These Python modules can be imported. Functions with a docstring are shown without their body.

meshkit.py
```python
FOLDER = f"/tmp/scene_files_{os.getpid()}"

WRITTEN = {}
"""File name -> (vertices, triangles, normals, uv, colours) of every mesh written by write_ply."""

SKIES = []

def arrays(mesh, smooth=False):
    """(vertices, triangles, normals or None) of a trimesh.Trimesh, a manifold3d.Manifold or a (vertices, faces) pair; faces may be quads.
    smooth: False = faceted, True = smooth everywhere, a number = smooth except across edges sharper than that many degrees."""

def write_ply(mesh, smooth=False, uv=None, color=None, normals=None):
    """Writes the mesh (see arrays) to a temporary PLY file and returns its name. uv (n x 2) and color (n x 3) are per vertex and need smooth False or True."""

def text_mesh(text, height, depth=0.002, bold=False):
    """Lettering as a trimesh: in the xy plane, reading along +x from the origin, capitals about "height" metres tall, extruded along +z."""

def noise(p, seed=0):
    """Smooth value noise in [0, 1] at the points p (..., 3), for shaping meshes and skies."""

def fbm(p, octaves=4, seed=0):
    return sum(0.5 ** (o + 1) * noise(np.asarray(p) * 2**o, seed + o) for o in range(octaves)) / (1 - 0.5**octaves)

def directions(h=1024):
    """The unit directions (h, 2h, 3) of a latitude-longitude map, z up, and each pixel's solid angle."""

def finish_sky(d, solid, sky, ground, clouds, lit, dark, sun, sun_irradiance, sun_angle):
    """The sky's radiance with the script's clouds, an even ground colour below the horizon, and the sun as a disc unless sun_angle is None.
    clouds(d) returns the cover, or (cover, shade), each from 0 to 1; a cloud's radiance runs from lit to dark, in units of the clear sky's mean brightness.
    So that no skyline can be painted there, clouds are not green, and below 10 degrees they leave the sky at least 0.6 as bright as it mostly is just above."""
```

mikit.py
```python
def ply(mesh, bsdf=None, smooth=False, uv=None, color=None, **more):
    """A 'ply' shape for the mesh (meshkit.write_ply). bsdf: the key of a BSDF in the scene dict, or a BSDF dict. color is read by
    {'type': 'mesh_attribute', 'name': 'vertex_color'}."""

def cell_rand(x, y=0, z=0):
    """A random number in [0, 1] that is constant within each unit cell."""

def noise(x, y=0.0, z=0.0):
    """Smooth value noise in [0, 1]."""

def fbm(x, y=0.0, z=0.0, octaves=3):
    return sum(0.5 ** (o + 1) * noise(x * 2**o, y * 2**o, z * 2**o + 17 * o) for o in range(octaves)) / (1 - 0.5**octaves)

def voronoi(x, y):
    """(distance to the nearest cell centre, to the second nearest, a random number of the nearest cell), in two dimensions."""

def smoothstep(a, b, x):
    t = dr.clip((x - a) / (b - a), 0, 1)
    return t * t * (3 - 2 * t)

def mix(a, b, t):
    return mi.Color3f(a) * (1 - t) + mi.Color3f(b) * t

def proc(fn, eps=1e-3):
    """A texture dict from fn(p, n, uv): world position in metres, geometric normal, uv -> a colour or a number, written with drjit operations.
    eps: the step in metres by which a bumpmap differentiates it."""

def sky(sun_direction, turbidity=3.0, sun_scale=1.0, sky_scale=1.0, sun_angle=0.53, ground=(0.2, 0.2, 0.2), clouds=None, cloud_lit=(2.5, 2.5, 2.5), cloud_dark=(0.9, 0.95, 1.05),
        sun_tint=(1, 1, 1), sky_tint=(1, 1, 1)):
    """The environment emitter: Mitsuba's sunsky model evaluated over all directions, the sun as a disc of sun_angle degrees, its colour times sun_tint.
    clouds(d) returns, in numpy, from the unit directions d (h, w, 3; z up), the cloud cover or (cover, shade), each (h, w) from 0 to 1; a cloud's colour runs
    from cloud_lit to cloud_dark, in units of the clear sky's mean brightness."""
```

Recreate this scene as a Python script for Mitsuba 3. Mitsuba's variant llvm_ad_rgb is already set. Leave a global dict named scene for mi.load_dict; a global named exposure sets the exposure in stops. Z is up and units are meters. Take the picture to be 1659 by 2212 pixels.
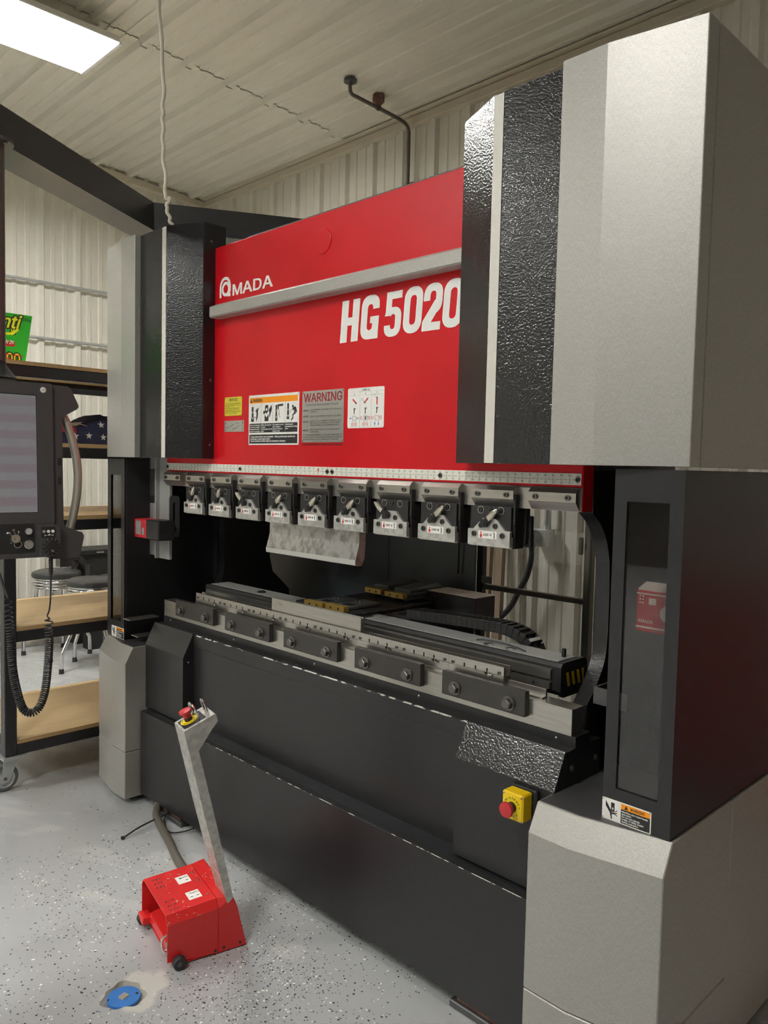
import math, random
import numpy as np, trimesh, mitsuba as mi, mikit, meshkit
import drjit as dr
from shapely.geometry import Polygon, Point, box as sbox, LineString
from shapely.ops import unary_union
from shapely import affinity
from mikit import proc, noise, fbm, voronoi, cell_rand, smoothstep, mix

random.seed(7); rng = np.random.default_rng(7)
T = mi.ScalarTransform4f
scene, labels = {}, {}

# ------------------------------------------------------------------ camera, lamps, exposure
CAM = np.array([2.1847, -1.8259, 1.5609])
FWD = np.array([-0.70963, 0.70208, -0.05926]); DOWN = np.array([0.05761, -0.02601, -0.99800])
scene['camera'] = {'type': 'perspective', 'fov': 52.066, 'fov_axis': 'x', 'near_clip': 0.05, 'far_clip': 60.0,
                   'to_world': T().look_at(origin=CAM.tolist(), target=(CAM + FWD).tolist(), up=(-DOWN).tolist())}
exposure = 1.58
LAMP = (30.0, 29.6, 28.2)           # radiance of the strips of every high bay lamp
# centre x, y of the high bay lamps hung under the ceiling; the first one is in the picture
LAMPS = [(-2.50, -0.28), (-2.50, -4.3), (1.0, -3.0), (0.4, -7.0), (-2.5, -8.3)]
ROOM_X0, ROOM_X1, ROOM_Y0, ROOM_Y1 = -4.45, 6.3, -10.5, 2.29
def ceil_z(y): return 4.016 - 0.0499 * (y - 2.287)

# ------------------------------------------------------------------ materials
def bsdf(name, d): scene[name] = d; return name
def two(d): return {'type': 'twosided', 'b': d}
def rgb(c): return {'type': 'rgb', 'value': list(c)}
def pr(base, rough=0.5, metal=0.0, spec=0.5, **k):
    d = {'type': 'principled', 'base_color': rgb(base) if isinstance(base, (tuple, list)) else base, 'roughness': rough, 'metallic': metal}
    if metal < 0.99: d['specular'] = spec
    d.update(k); return d
def bump(d, fn, scale, eps=5e-4): return {'type': 'bumpmap', 'arbitrary': proc(fn, eps), 'scale': scale, 'b': d}

def f_grain(p, n, uv): return fbm(p.x * 900, p.y * 900, p.z * 900, 2)
def f_hammer(p, n, uv): return fbm(p.x * 210, p.y * 210, p.z * 210, 2)
def f_leather(p, n, uv): return fbm(p.x * 210, p.y * 210, p.z * 210, 2)
def col_noise(a, b, s, lo=0.35, hi=0.65, oct=3):
    return proc(lambda p, n, uv: mix(a, b, smoothstep(lo, hi, fbm(p.x * s, p.y * s, p.z * s, oct))))

bsdf('silver_paint', two((pr(col_noise((.335, .325, .30), (.39, .38, .352), 420, .3, .7, 2), 0.42, 0.35))))
bsdf('black_hammer', two(bump(pr((.011, .011, .012), 0.14, 0.0, 0.5), f_hammer, 0.0010)))
bsdf('throat_black', two(bump(pr((.010, .010, .011), 0.30, 0.0, 0.5), f_hammer, 0.0007)))
bsdf('charcoal', two(pr((.0135, .0135, .0145), 0.36, 0.0, 0.4)))
bsdf('matte_charcoal', two(pr((.014, .014, .0145), 0.5)))
bsdf('black', two(pr((.012, .012, .013), 0.45)))
bsdf('inner_black', two(pr((.010, .011, .013), 0.5)))
bsdf('soft_black', two(pr((.013, .013, .013), 0.55, 0.0, 0.4)))
bsdf('graphite', two(pr((.050, .050, .052), 0.36)))
bsdf('slate', two(pr((.060, .076, .083), 0.40)))
bsdf('red_paint', two(bump(pr(col_noise((.53, .006, .012), (.58, .008, .014), 3.0), 0.34, 0.0, 0.25), f_leather, 0.00009)))
def pedal_col(p, n, uv):
    worn = smoothstep(.70, .74, fbm(p.x * 150, p.y * 150, p.z * 150, 3)) * smoothstep(.52, .6, fbm(p.x * 12 + 4, p.y * 12, p.z * 12, 2))
    return mix((.60, .018, .018), (.55, .26, .17), worn)
bsdf('pedal_red', two(pr(proc(pedal_col), 0.33)))
bsdf('white_stripe', two(pr((.62, .60, .54), 0.4)))
bsdf('white_paint', two(pr((.78, .78, .75), 0.45)))
bsdf('steel', two(pr((.42, .40, .37), 0.36, 0.9)))
def brushed(p, n, uv): return mix((.36, .345, .315), (.50, .48, .44), fbm(p.x * 12, p.y * 400, p.z * 400, 2))
bsdf('ground_steel', two(pr(proc(brushed), 0.30, 0.92)))
def smudged(p, n, uv): return mix((.46, .45, .43), (.29, .28, .265), smoothstep(.42, .68, fbm(p.x * 60, p.y * 40, p.z * 30, 4)))
bsdf('smudged_steel', two(pr(proc(smudged), 0.34, 0.85)))
bsdf('dark_steel', two(pr((.046, .043, .039), 0.36, 0.5)))
bsdf('gun_steel', two(pr((.14, .135, .125), 0.34, 0.8)))
bsdf('chrome', two(pr((.78, .78, .78), 0.07, 1.0)))
bsdf('aluminium', two(pr((.60, .60, .58), 0.28, 0.8)))
bsdf('pewter', two(pr((.33, .33, .32), 0.42, 0.3)))
bsdf('galvanised', two(pr((.48, .50, .50), 0.38, 0.6)))
bsdf('bead_steel', two(pr(col_noise((.42, .415, .39), (.54, .53, .50), 60), 0.45, 0.6)))
bsdf('brass', two(pr((.46, .30, .075), 0.38, 0.55)))
bsdf('pole_paint', two(pr((.10, .085, .08), 0.35, 0.3)))
bsdf('yellow', two(pr((.85, .56, .005), 0.42)))
bsdf('yellow_label', two(pr((.90, .68, .01), 0.5)))
bsdf('notice_yellow', two(pr((.62, .53, .03), 0.35)))
bsdf('orange', two(pr((.90, .30, .005), 0.5)))
bsdf('button_red', two(pr((.50, .025, .03), 0.45)))
bsdf('print_black', two(pr((.012, .012, .014), 0.5)))
bsdf('print_red', two(pr((.50, .02, .03), 0.5)))
bsdf('print_maroon', two(pr((.26, .012, .03), 0.5)))
bsdf('print_white', two(pr((.80, .79, .75), 0.5)))
bsdf('print_blue', two(pr((.03, .12, .45), 0.5)))
bsdf('print_grey', two(pr((.30, .30, .28), 0.5)))
bsdf('cream_white', two(pr((.72, .71, .63), 0.45)))
bsdf('plate_silver', two(pr((.47, .46, .43), 0.3, 0.7)))
bsdf('rubber', two(pr((.016, .016, .016), 0.6)))
bsdf('castor_grey', two(pr((.10, .10, .10), 0.6)))
bsdf('hose_brown', two(bump(pr((.085, .075, .06), 0.6), f_leather, 0.0008)))
bsdf('cord_white', two(pr((.62, .57, .47), 0.7)))
bsdf('tan', two(pr((.72, .65, .58), 0.45, 0.1)))
bsdf('gauge_plate', two(pr((.105, .11, .115), 0.30, 0.2)))
bsdf('rail_steel', two(pr((.30, .29, .27), 0.3, 0.85)))
def wood_fn(a, b, sx, sy, sz):
    return proc(lambda p, n, uv: mix(a, b, fbm(p.x * sx, p.y * sy, p.z * sz, 4)))
bsdf('shelf_wood', two(pr(wood_fn((.60, .42, .21), (.70, .52, .29), 40, 3, 40), 0.45)))
bsdf('shelf_edge', two(pr(wood_fn((.36, .22, .10), (.50, .33, .16), 30, 4, 60), 0.55)))
bsdf('plank_wood', two(pr(wood_fn((.26, .19, .13), (.38, .29, .21), 30, 30, 3), 0.6)))
bsdf('panel_cream', two(pr(col_noise((.62, .60, .53), (.65, .63, .56), 1.3), 0.36, 0.0, 0.5)))
bsdf('front_grey', two(pr((.09, .085, .08), 0.6)))
bsdf('trim_cream', two(pr((.52, .48, .39), 0.4)))
bsdf('concrete', two(pr(col_noise((.30, .28, .24), (.48, .45, .40), 14), 0.8)))
bsdf('rust', two(pr(col_noise((.10, .045, .035), (.17, .085, .06), 40), 0.7)))
bsdf('fixture_white', two(pr((.75, .75, .74), 0.35)))
bsdf('green_card', two(pr((.02, .42, .025), 0.4)))
bsdf('navy', two(pr((.012, .016, .05), 0.8)))
bsdf('blue_plastic', two(pr((.03, .17, .52), 0.4)))
bsdf('key_steel', two(pr((.62, .58, .50), 0.22, 0.9)))
bsdf('screen_glass', two({'type': 'plastic', 'int_ior': 2.6, 'diffuse_reflectance': rgb((.012, .012, .014)), 'nonlinear': False}))
bsdf('seat_vinyl', two(pr((.028, .028, .028), 0.36)))
bsdf('smoke_pane', {'type': 'thindielectric', 'int_ior': 1.5, 'specular_transmittance': rgb((.30, .25, .23))})
bsdf('clear_pane', {'type': 'thindielectric', 'int_ior': 1.45, 'specular_transmittance': rgb((.97, .98, .98))})

def worn(p, n, uv):
    return mix((.03, .03, .03), (.62, .60, .56), smoothstep(.50, .58, fbm(p.x * 60, p.y * 60, p.z * 60, 3)))
bsdf('worn_edge', two(pr(proc(worn), 0.4, 0.2)))

def floor_col(p, n, uv):
    base = mix((.36, .37, .378), (.42, .427, .43), fbm(p.x * 1.7, p.y * 1.7, 0, 4))
    # thin swirls where the coating was trowelled
    w = fbm(p.x * 3.1 + 5, p.y * 3.1, 2.0, 3)
    base = mix(base, (.50, .50, .485), .5 * smoothstep(.60, .72, fbm(p.x * 2.3 + w * 2, p.y * 6.0 - p.x * 3, 1.0, 3)))
    dens = smoothstep(.40, .62, fbm(p.x * 2.0 + 9, p.y * 2.0 + 3, 0, 3))
    near = 1 - smoothstep(.10, .34, dr.sqrt(dr.square(p.x - .30) + dr.square(p.y + .50)))
    def chips(s, thr, seed):
        x, y = p.x * s + seed, p.y * s
        wx = x + .5 * fbm(x * 2.1, y * 2.1, seed, 2); wy = y + .5 * fbm(x * 2.1 + 7, y * 2.1, seed, 2)
        d1, d2, r = voronoi(wx, wy)
        r2 = cell_rand(r * 9999.0, seed, 3)
        return dr.select((r < thr * (.10 + 1.2 * dens + 2.4 * near)) & (d1 < .13 + .15 * r2), mi.Float(1), mi.Float(0)), r2
    a, ra = chips(84.0, .085, 3.0); b, rb = chips(120.0, .06, 11.0); c, rc = chips(80.0, .055, 23.0)
    base = mix(base, (.035, .035, .04), a)
    base = mix(base, (.05, .05, .06), b)
    base = mix(base, mix((.70, .69, .62), (.80, .80, .78), rc), c)
    # bare, scuffed concrete round the drain and behind the pedal
    def scuff(cx, cy, r):
        d = dr.sqrt(dr.square(p.x - cx) + dr.square(p.y - cy)) + .10 * (fbm(p.x * 14, p.y * 14, 4.0, 3) - .5)
        return 1 - smoothstep(r * .7, r, d)
    base = mix(base, (.58, .56, .52), .75 * scuff(.12, -.76, .10))
    base = mix(base, (.55, .53, .49), .35 * scuff(.26, -.31, .06))
    return base
bsdf('floor_coat', two(bump(pr(proc(floor_col), 0.24, 0.0, 0.5), lambda p, n, uv: fbm(p.x * 30, p.y * 30, 0, 3), 0.0006)))

# ------------------------------------------------------------------ mesh helpers
cat = trimesh.util.concatenate
def hull(pts): return trimesh.convex.convex_hull(np.asarray(pts, float))
def bx(x0, x1, y0, y1, z0, z1, r=0.0):
    x0, x1 = sorted((x0, x1)); y0, y1 = sorted((y0, y1)); z0, z1 = sorted((z0, z1))
    if r <= 0:
        m = trimesh.creation.box((x1 - x0, y1 - y0, z1 - z0)); m.apply_translation(((x0 + x1) / 2, (y0 + y1) / 2, (z0 + z1) / 2)); return m
    r = min(r, .49 * (x1 - x0), .49 * (y1 - y0), .49 * (z1 - z0)); P = []
    for x, sx in ((x0, 1), (x1, -1)):
        for y, sy in ((y0, 1), (y1, -1)):
            for z, sz in ((z0, 1), (z1, -1)):
                P += [(x, y + sy * r, z + sz * r), (x + sx * r, y, z + sz * r), (x + sx * r, y + sy * r, z)]
    return hull(P)
def soft_hull(pts, r=.003):
    P = []
    for p in pts:
        for d in ((1, 0, 0), (-1, 0, 0), (0, 1, 0), (0, -1, 0), (0, 0, 1), (0, 0, -1)): P.append(np.asarray(p, float) + r * np.asarray(d))
    return hull(P)
def fix(m):
    if m.volume < 0: m.invert()
    return m
def ext(poly, h): 
    if isinstance(poly, (list, tuple, np.ndarray)): poly = Polygon(poly)
    gs = getattr(poly, 'geoms', [poly])
    return cat([trimesh.creation.extrude_polygon(g, h, engine='earcut') for g in gs if g.area > 1e-12])
def M4(o, x, y, z):
    m = np.eye(4); m[:3, 0], m[:3, 1], m[:3, 2], m[:3, 3] = x, y, z, o; return m
def prism_x(poly, x0, x1):        # polygon in (Y, Z)
    m = ext(poly, x1 - x0); m.apply_transform(M4((x0, 0, 0), (0, 1, 0), (0, 0, 1), (1, 0, 0))); return m
def prism_y(poly, y0, y1):        # polygon in (X, Z)
    m = ext(poly, y1 - y0); m.apply_transform(M4((0, y1, 0), (1, 0, 0), (0, 0, 1), (0, -1, 0))); return m
def prism_z(poly, z0, z1):        # polygon in (X, Y)
    m = ext(poly, z1 - z0); m.apply_translation((0, 0, z0)); return m
def rnd(poly, r, q=2):            # rounded corners
    if not hasattr(poly, 'area'): poly = Polygon(poly)
    return poly.buffer(-r, quad_segs=q).buffer(2 * r, quad_segs=q).buffer(-r, quad_segs=q)
def mirror(m):
    m = m.copy(); m.vertices[:, 0] *= -1; m.invert(); return m
def align(d):
    d = np.asarray(d, float); d = d / np.linalg.norm(d)
    a = np.cross(d, (0, 0, 1) if abs(d[2]) < .9 else (1, 0, 0)); a /= np.linalg.norm(a)
    return a, np.cross(d, a), d
def cyl(p0, p1, r, n=16, r2=None):
    p0, p1 = np.asarray(p0, float), np.asarray(p1, float); a, b, d = align(p1 - p0)
    t = np.arange(n) * 2 * np.pi / n; r2 = r if r2 is None else r2
    ring = np.cos(t)[:, None] * a + np.sin(t)[:, None] * b
    return hull(np.vstack([p0 + r * ring, p1 + r2 * ring]))
def lathe(prof, o=(0, 0, 0), d=(0, 0, 1), n=24):   # profile (radius, height)
    a, b, d = align(d); prof = np.asarray(prof, float); t = np.arange(n) * 2 * np.pi / n; k = len(prof)
    V = np.array([np.asarray(o) + r * (math.cos(x) * a + math.sin(x) * b) + h * d for x in t for r, h in prof]); F = []
    for i in range(n):
        j = (i + 1) % n
        for q in range(k - 1):
            F += [[i * k + q, j * k + q, j * k + q + 1], [i * k + q, j * k + q + 1, i * k + q + 1]]
    return trimesh.Trimesh(V, F, process=False)
def smooth_path(pts, n=8):
    P = np.asarray(pts, float); P = np.vstack([2 * P[0] - P[1], P, 2 * P[-1] - P[-2]]); out = []
    for i in range(1, len(P) - 2):
        for t in np.linspace(0, 1, n, endpoint=False):
            a, b, c, d = P[i - 1:i + 3]
            out.append(.5 * (2 * b + (c - a) * t + (2 * a - 5 * b + 4 * c - d) * t * t + (3 * b - a - 3 * c + d) * t ** 3))
    out.append(P[-2]); return np.array(out)
def tube(pts, r, n=10, smooth=0, caps=True):
    P = smooth_path(pts, smooth) if smooth else np.asarray(pts, float); R = np.broadcast_to(r, len(P))
    tan = np.gradient(P, axis=0); tan /= np.maximum(np.linalg.norm(tan, axis=1, keepdims=True), 1e-12)
    a, b, _ = align(tan[0]); V = []; th = np.arange(n) * 2 * np.pi / n
    for i in range(len(P)):
        a = a - tan[i] * (a @ tan[i]); a /= np.linalg.norm(a); b = np.cross(tan[i], a)
        V.append(P[i] + R[i] * (np.cos(th)[:, None] * a + np.sin(th)[:, None] * b))
    V = np.vstack(V); F = []
    for i in range(len(P) - 1):
        for j in range(n):
            k = (j + 1) % n; F += [[i * n + j, i * n + k, (i + 1) * n + k], [i * n + j, (i + 1) * n + k, (i + 1) * n + j]]
    if caps:
        V = np.vstack([V, P[:1], P[-1:]]); c0, c1 = len(V) - 2, len(V) - 1
        for j in range(n):
            k = (j + 1) % n; F += [[c0, k, j], [c1, (len(P) - 1) * n + j, (len(P) - 1) * n + k]]
    return trimesh.Trimesh(V, F, process=False)

# ------------------------------------------------------------------ scene helpers
used = {}
def key_of(key):
    if key not in used: used[key] = 0; return key
    used[key] += 1; k = '%s_%03d' % (key, used[key]); used.setdefault(k, 0); return k
def tag(k, label=None, cat_=None, group=None, kind=None):
    d = {a: b for a, b in (('label', label), ('category', cat_), ('group', group), ('kind', kind)) if b}
    if d: labels[k] = d
    return k
def put(key, mesh, mat, smooth=25, label=None, cat_=None, group=None, kind=None, to=None, extra=None):
    k = key_of(key); d = mesh if isinstance(mesh, dict) else mikit.ply(mesh, mat, smooth)
    d = dict(d)
    if to is not None: d['to_world'] = T(to)
    if extra: d.update(extra)
    scene[k] = d; return tag(k, label, cat_, group, kind)
def thing(key, label, cat_, group=None): return tag(key_of(key), label, cat_, group)
def struct(key, mesh, mat, smooth=False, label=None):
    return put(key, mesh, mat, smooth, label=label, kind='structure')
def trans(x, y, z): m = np.eye(4); m[:3, 3] = (x, y, z); return m
FRONT = lambda x, y, z: M4((x, y, z), (1, 0, 0), (0, 0, 1), (0, -1, 0))      # drawing plane facing -Y: local x = X, local y = Z, local z = towards viewer
EAST = lambda x, y, z: M4((x, y, z), (0, 1, 0), (0, 0, 1), (1, 0, 0))        # facing +X: local x = Y, local y = Z

_text = {}
def text(s, h, depth=.0004, bold=False, w=None, cx=None, shear=0.0):
    """lettering in the drawing plane, baseline at 0; w: stretch to this width; cx: centre it there"""
    k = (s, bold)
    if k not in _text:
        m = meshkit.text_mesh(s, 1.0, 1.0, bold); _text[k] = m
    m = _text[k].copy(); lo, hi = m.bounds
    m.apply_translation((-lo[0], 0, 0)); sx = h if w is None else w / (hi[0] - lo[0])
    m.apply_scale((sx, h, depth))
    if shear: m.vertices[:, 0] += shear * m.vertices[:, 1]
    if cx is not None: m.apply_translation((cx - sx * (hi[0] - lo[0]) / 2, 0, 0))
    return m
def moved(m, x, y, z=0.0): m = m.copy(); m.apply_translation((x, y, z)); return m
def rect(x0, y0, x1, y1, d=.0004, z=0.0):
    m = trimesh.creation.box((abs(x1 - x0), abs(y1 - y0), d)); m.apply_translation(((x0 + x1) / 2, (y0 + y1) / 2, z + d / 2)); return m
def flat(poly, d=.0004, z=0.0): m = ext(poly, d); m.apply_translation((0, 0, z)); return m
def bar2(a, b, w): return LineString([a, b]).buffer(w / 2, cap_style=2)
def disc(x, y, r, n=4): return Point(x, y).buffer(r, quad_segs=n)

# shared small fittings, drawn facing +z (towards the viewer), placed with FRONT / EAST / M4
def socket_bolt(r, h):
    hexa = Polygon([(r * .5 * math.cos(a), r * .5 * math.sin(a)) for a in np.arange(6) * math.pi / 3])
    ring = ext(Point(0, 0).buffer(r, quad_segs=5).difference(hexa), h * .75); ring.apply_translation((0, 0, h * .25))
    return cat([ring, ext(Point(0, 0).buffer(r, quad_segs=5), h * .3)])
def round_screw(r): return lathe([(r, 0), (r, r * .25), (r * .72, r * .55), (r * .3, r * .7), (r * .25, r * .45), (0.0001, r * .45)], n=12)
BOLT = mikit.ply(socket_bolt(.0075, .006), 'gun_steel', 25)
BOLT_DARK = mikit.ply(socket_bolt(.0068, .004), 'dark_steel', 25)
SCREW = mikit.ply(round_screw(.006), 'gun_steel', 30)
SCREW_S = mikit.ply(round_screw(.004), 'steel', 30)

# ------------------------------------------------------------------ the room
def rib_profile(length, pitch=.3048, phase=0.0, major=.030, minor=.007):
    pts = [(0.0, 0.0)]
    k0 = math.ceil((0 - phase) / pitch) - 1
    for k in range(k0, int((length - phase) / pitch) + 2):
        c = phase + k * pitch
        pts += [(c - .036, 0), (c - .019, major), (c + .019, major), (c + .036, 0)]
        for q in (1 / 3, 2 / 3):
            m = c + pitch * q; pts += [(m - .022, 0), (m - .014, minor), (m + .014, minor), (m + .022, 0)]
    pts = [p for p in pts if 0 < p[0] < length]
    return np.array([(0.0, 0.0)] + pts + [(length, 0.0)])
def sheet(prof, o, along, out, run):
    """profile (s along 'along', h along 'out') swept along vector run"""
    o, along, out, run = (np.asarray(v, float) for v in (o, along, out, run))
    A = o + prof[:, :1] * along + prof[:, 1:] * out; n = len(A); V = np.vstack([A, A + run])
    F = [[i, i + 1, n + i + 1] for i in range(n - 1)] + [[i, n + i + 1, n + i] for i in range(n - 1)]
    return trimesh.Trimesh(V, F, process=False)
PW = .9144
# floor with the drain hole left open
DRAIN = (.104, -.792)
hole = Polygon([(DRAIN[0] + (.060 + .006 * math.sin(3 * a) + .004 * math.sin(7 * a + 1)) * math.cos(a), DRAIN[1] + (.060 + .006 * math.sin(3 * a) + .004 * math.sin(7 * a + 1)) * math.sin(a)) for a in np.linspace(0, 2 * math.pi, 48, endpoint=False)])
fl = sbox(ROOM_X0, ROOM_Y0, ROOM_X1, ROOM_Y1).difference(hole)
struct('floor', prism_z(fl, -.05, 0.0), 'floor_coat', label='grey coated concrete floor scattered with dark and white flakes')
rim = np.array(hole.exterior.coords)[:-1]; n = len(rim); c2 = np.array(DRAIN)
V = np.vstack([np.c_[rim, np.full(n, .0005)], np.c_[c2 + (rim - c2) * .86, np.full(n, -.014) + .004 * rng.random(n)], np.c_[c2 + (rim - c2) * .2, np.full(n, -.024)]])
F = []
for a in range(2):
    for i in range(n):
        j = (i + 1) % n; F += [[a * n + i, a * n + j, (a + 1) * n + j], [a * n + i, (a + 1) * n + j, (a + 1) * n + i]]
put('floor__hole_rim', trimesh.Trimesh(V, F, process=False), 'concrete', 40, label='broken concrete rim of the drain hole')

# left wall (faces +X), ribs on a 0.3048 pitch through Y = 0.731
tag('wall_left', 'cream ribbed metal wall behind the shelf cart', kind='structure')
k = 0; y = ROOM_Y1
y_start = .731 - .1524
edges = [ROOM_Y1] + [y_start + PW * q for q in range(1, -14, -1) if ROOM_Y0 < y_start + PW * q < ROOM_Y1] + [ROOM_Y0]
for a, b in zip(edges[:-1], edges[1:]):
    ph = (.731 - b) % .3048
    m = sheet(rib_profile(a - b, phase=ph), (ROOM_X0, b, 0), (0, 1, 0), (1, 0, 0), (0, 0, ceil_z((a + b) / 2) + .06))
    put('wall_left__panel', m, 'panel_cream', False)
tag('wall_back', 'cream ribbed metal wall behind the press brake', kind='structure')
edges = [ROOM_X0 + PW * q for q in range(0, 12) if ROOM_X0 + PW * q < ROOM_X1 - .01] + [ROOM_X1]
for a, b in zip(edges[:-1], edges[1:]):
    ph = (-2.466 - a) % .3048
    put('wall_back__panel', sheet(rib_profile(b - a, phase=ph), (a, ROOM_Y1, 0), (1, 0, 0), (0, -1, 0), (0, 0, ceil_z(ROOM_Y1) + .03)), 'panel_cream', False)
struct('wall_right', bx(ROOM_X1, ROOM_X1 + .05, ROOM_Y0, ROOM_Y1, 0, 4.6), 'panel_cream')
struct('wall_front', bx(ROOM_X0, ROOM_X1, ROOM_Y0 - .05, ROOM_Y0, 0, 4.9), 'front_grey')
# ceiling panels run along X and lap at X = -2.4
tag('ceiling', 'cream ribbed metal ceiling sloping up from the back wall', kind='structure')
sl = np.array([0, -1.0, .0499]); sl /= np.linalg.norm(sl); dn = np.array([0, -.0499, -1.0]); dn /= np.linalg.norm(dn)
span = (ROOM_Y1 - ROOM_Y0) / abs(sl[1]); q = 0
while q < span:
    w = min(PW, span - q); o = np.array([0, ROOM_Y1, ceil_z(ROOM_Y1)]) + sl * q
    ph = (.81 - q) % .3048
    for x0, x1, dz in ((ROOM_X0, -2.40, 0.0), (-2.43, ROOM_X1, .006)):
        put('ceiling__panel', sheet(rib_profile(w, phase=ph, major=.036, minor=.008), o + np.array([x0, 0, dz]), sl, dn, (x1 - x0, 0, 0)), 'panel_cream', False)
    q += PW
for i in range(12):
    yy = 1.75 - .152 * i
    put('ceiling__screw', SCREW_S, None, to=M4((-2.36 + .004 * (i % 2), yy, ceil_z(yy) + .004), (1, 0, 0), (0, -1, 0), (0, 0, -1)) @ np.diag([1.6, 1.6, 1, 1]))
struct('trim_1', cat([bx(ROOM_X0, ROOM_X1, 2.235, 2.29, 3.935, 3.995, .004), bx(ROOM_X0, ROOM_X1, 2.20, 2.29, 3.998, 4.012, .003)]), 'trim_cream', label='cream metal trim along the top of the back wall')
struct('trim_2', prism_x([(ROOM_Y0, ceil_z(ROOM_Y0) - .085), (2.25, ceil_z(2.25) - .085), (2.25, ceil_z(2.25) - .03), (ROOM_Y0, ceil_z(ROOM_Y0) - .03)], ROOM_X0, ROOM_X0 + .05), 'trim_cream', label='cream metal trim along the top of the left wall')
struct('baseboard_left', bx(ROOM_X0, ROOM_X0 + .035, ROOM_Y0, ROOM_Y1, 0, .05, .004), 'concrete', label='crumbly concrete strip at the foot of the left wall')

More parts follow.
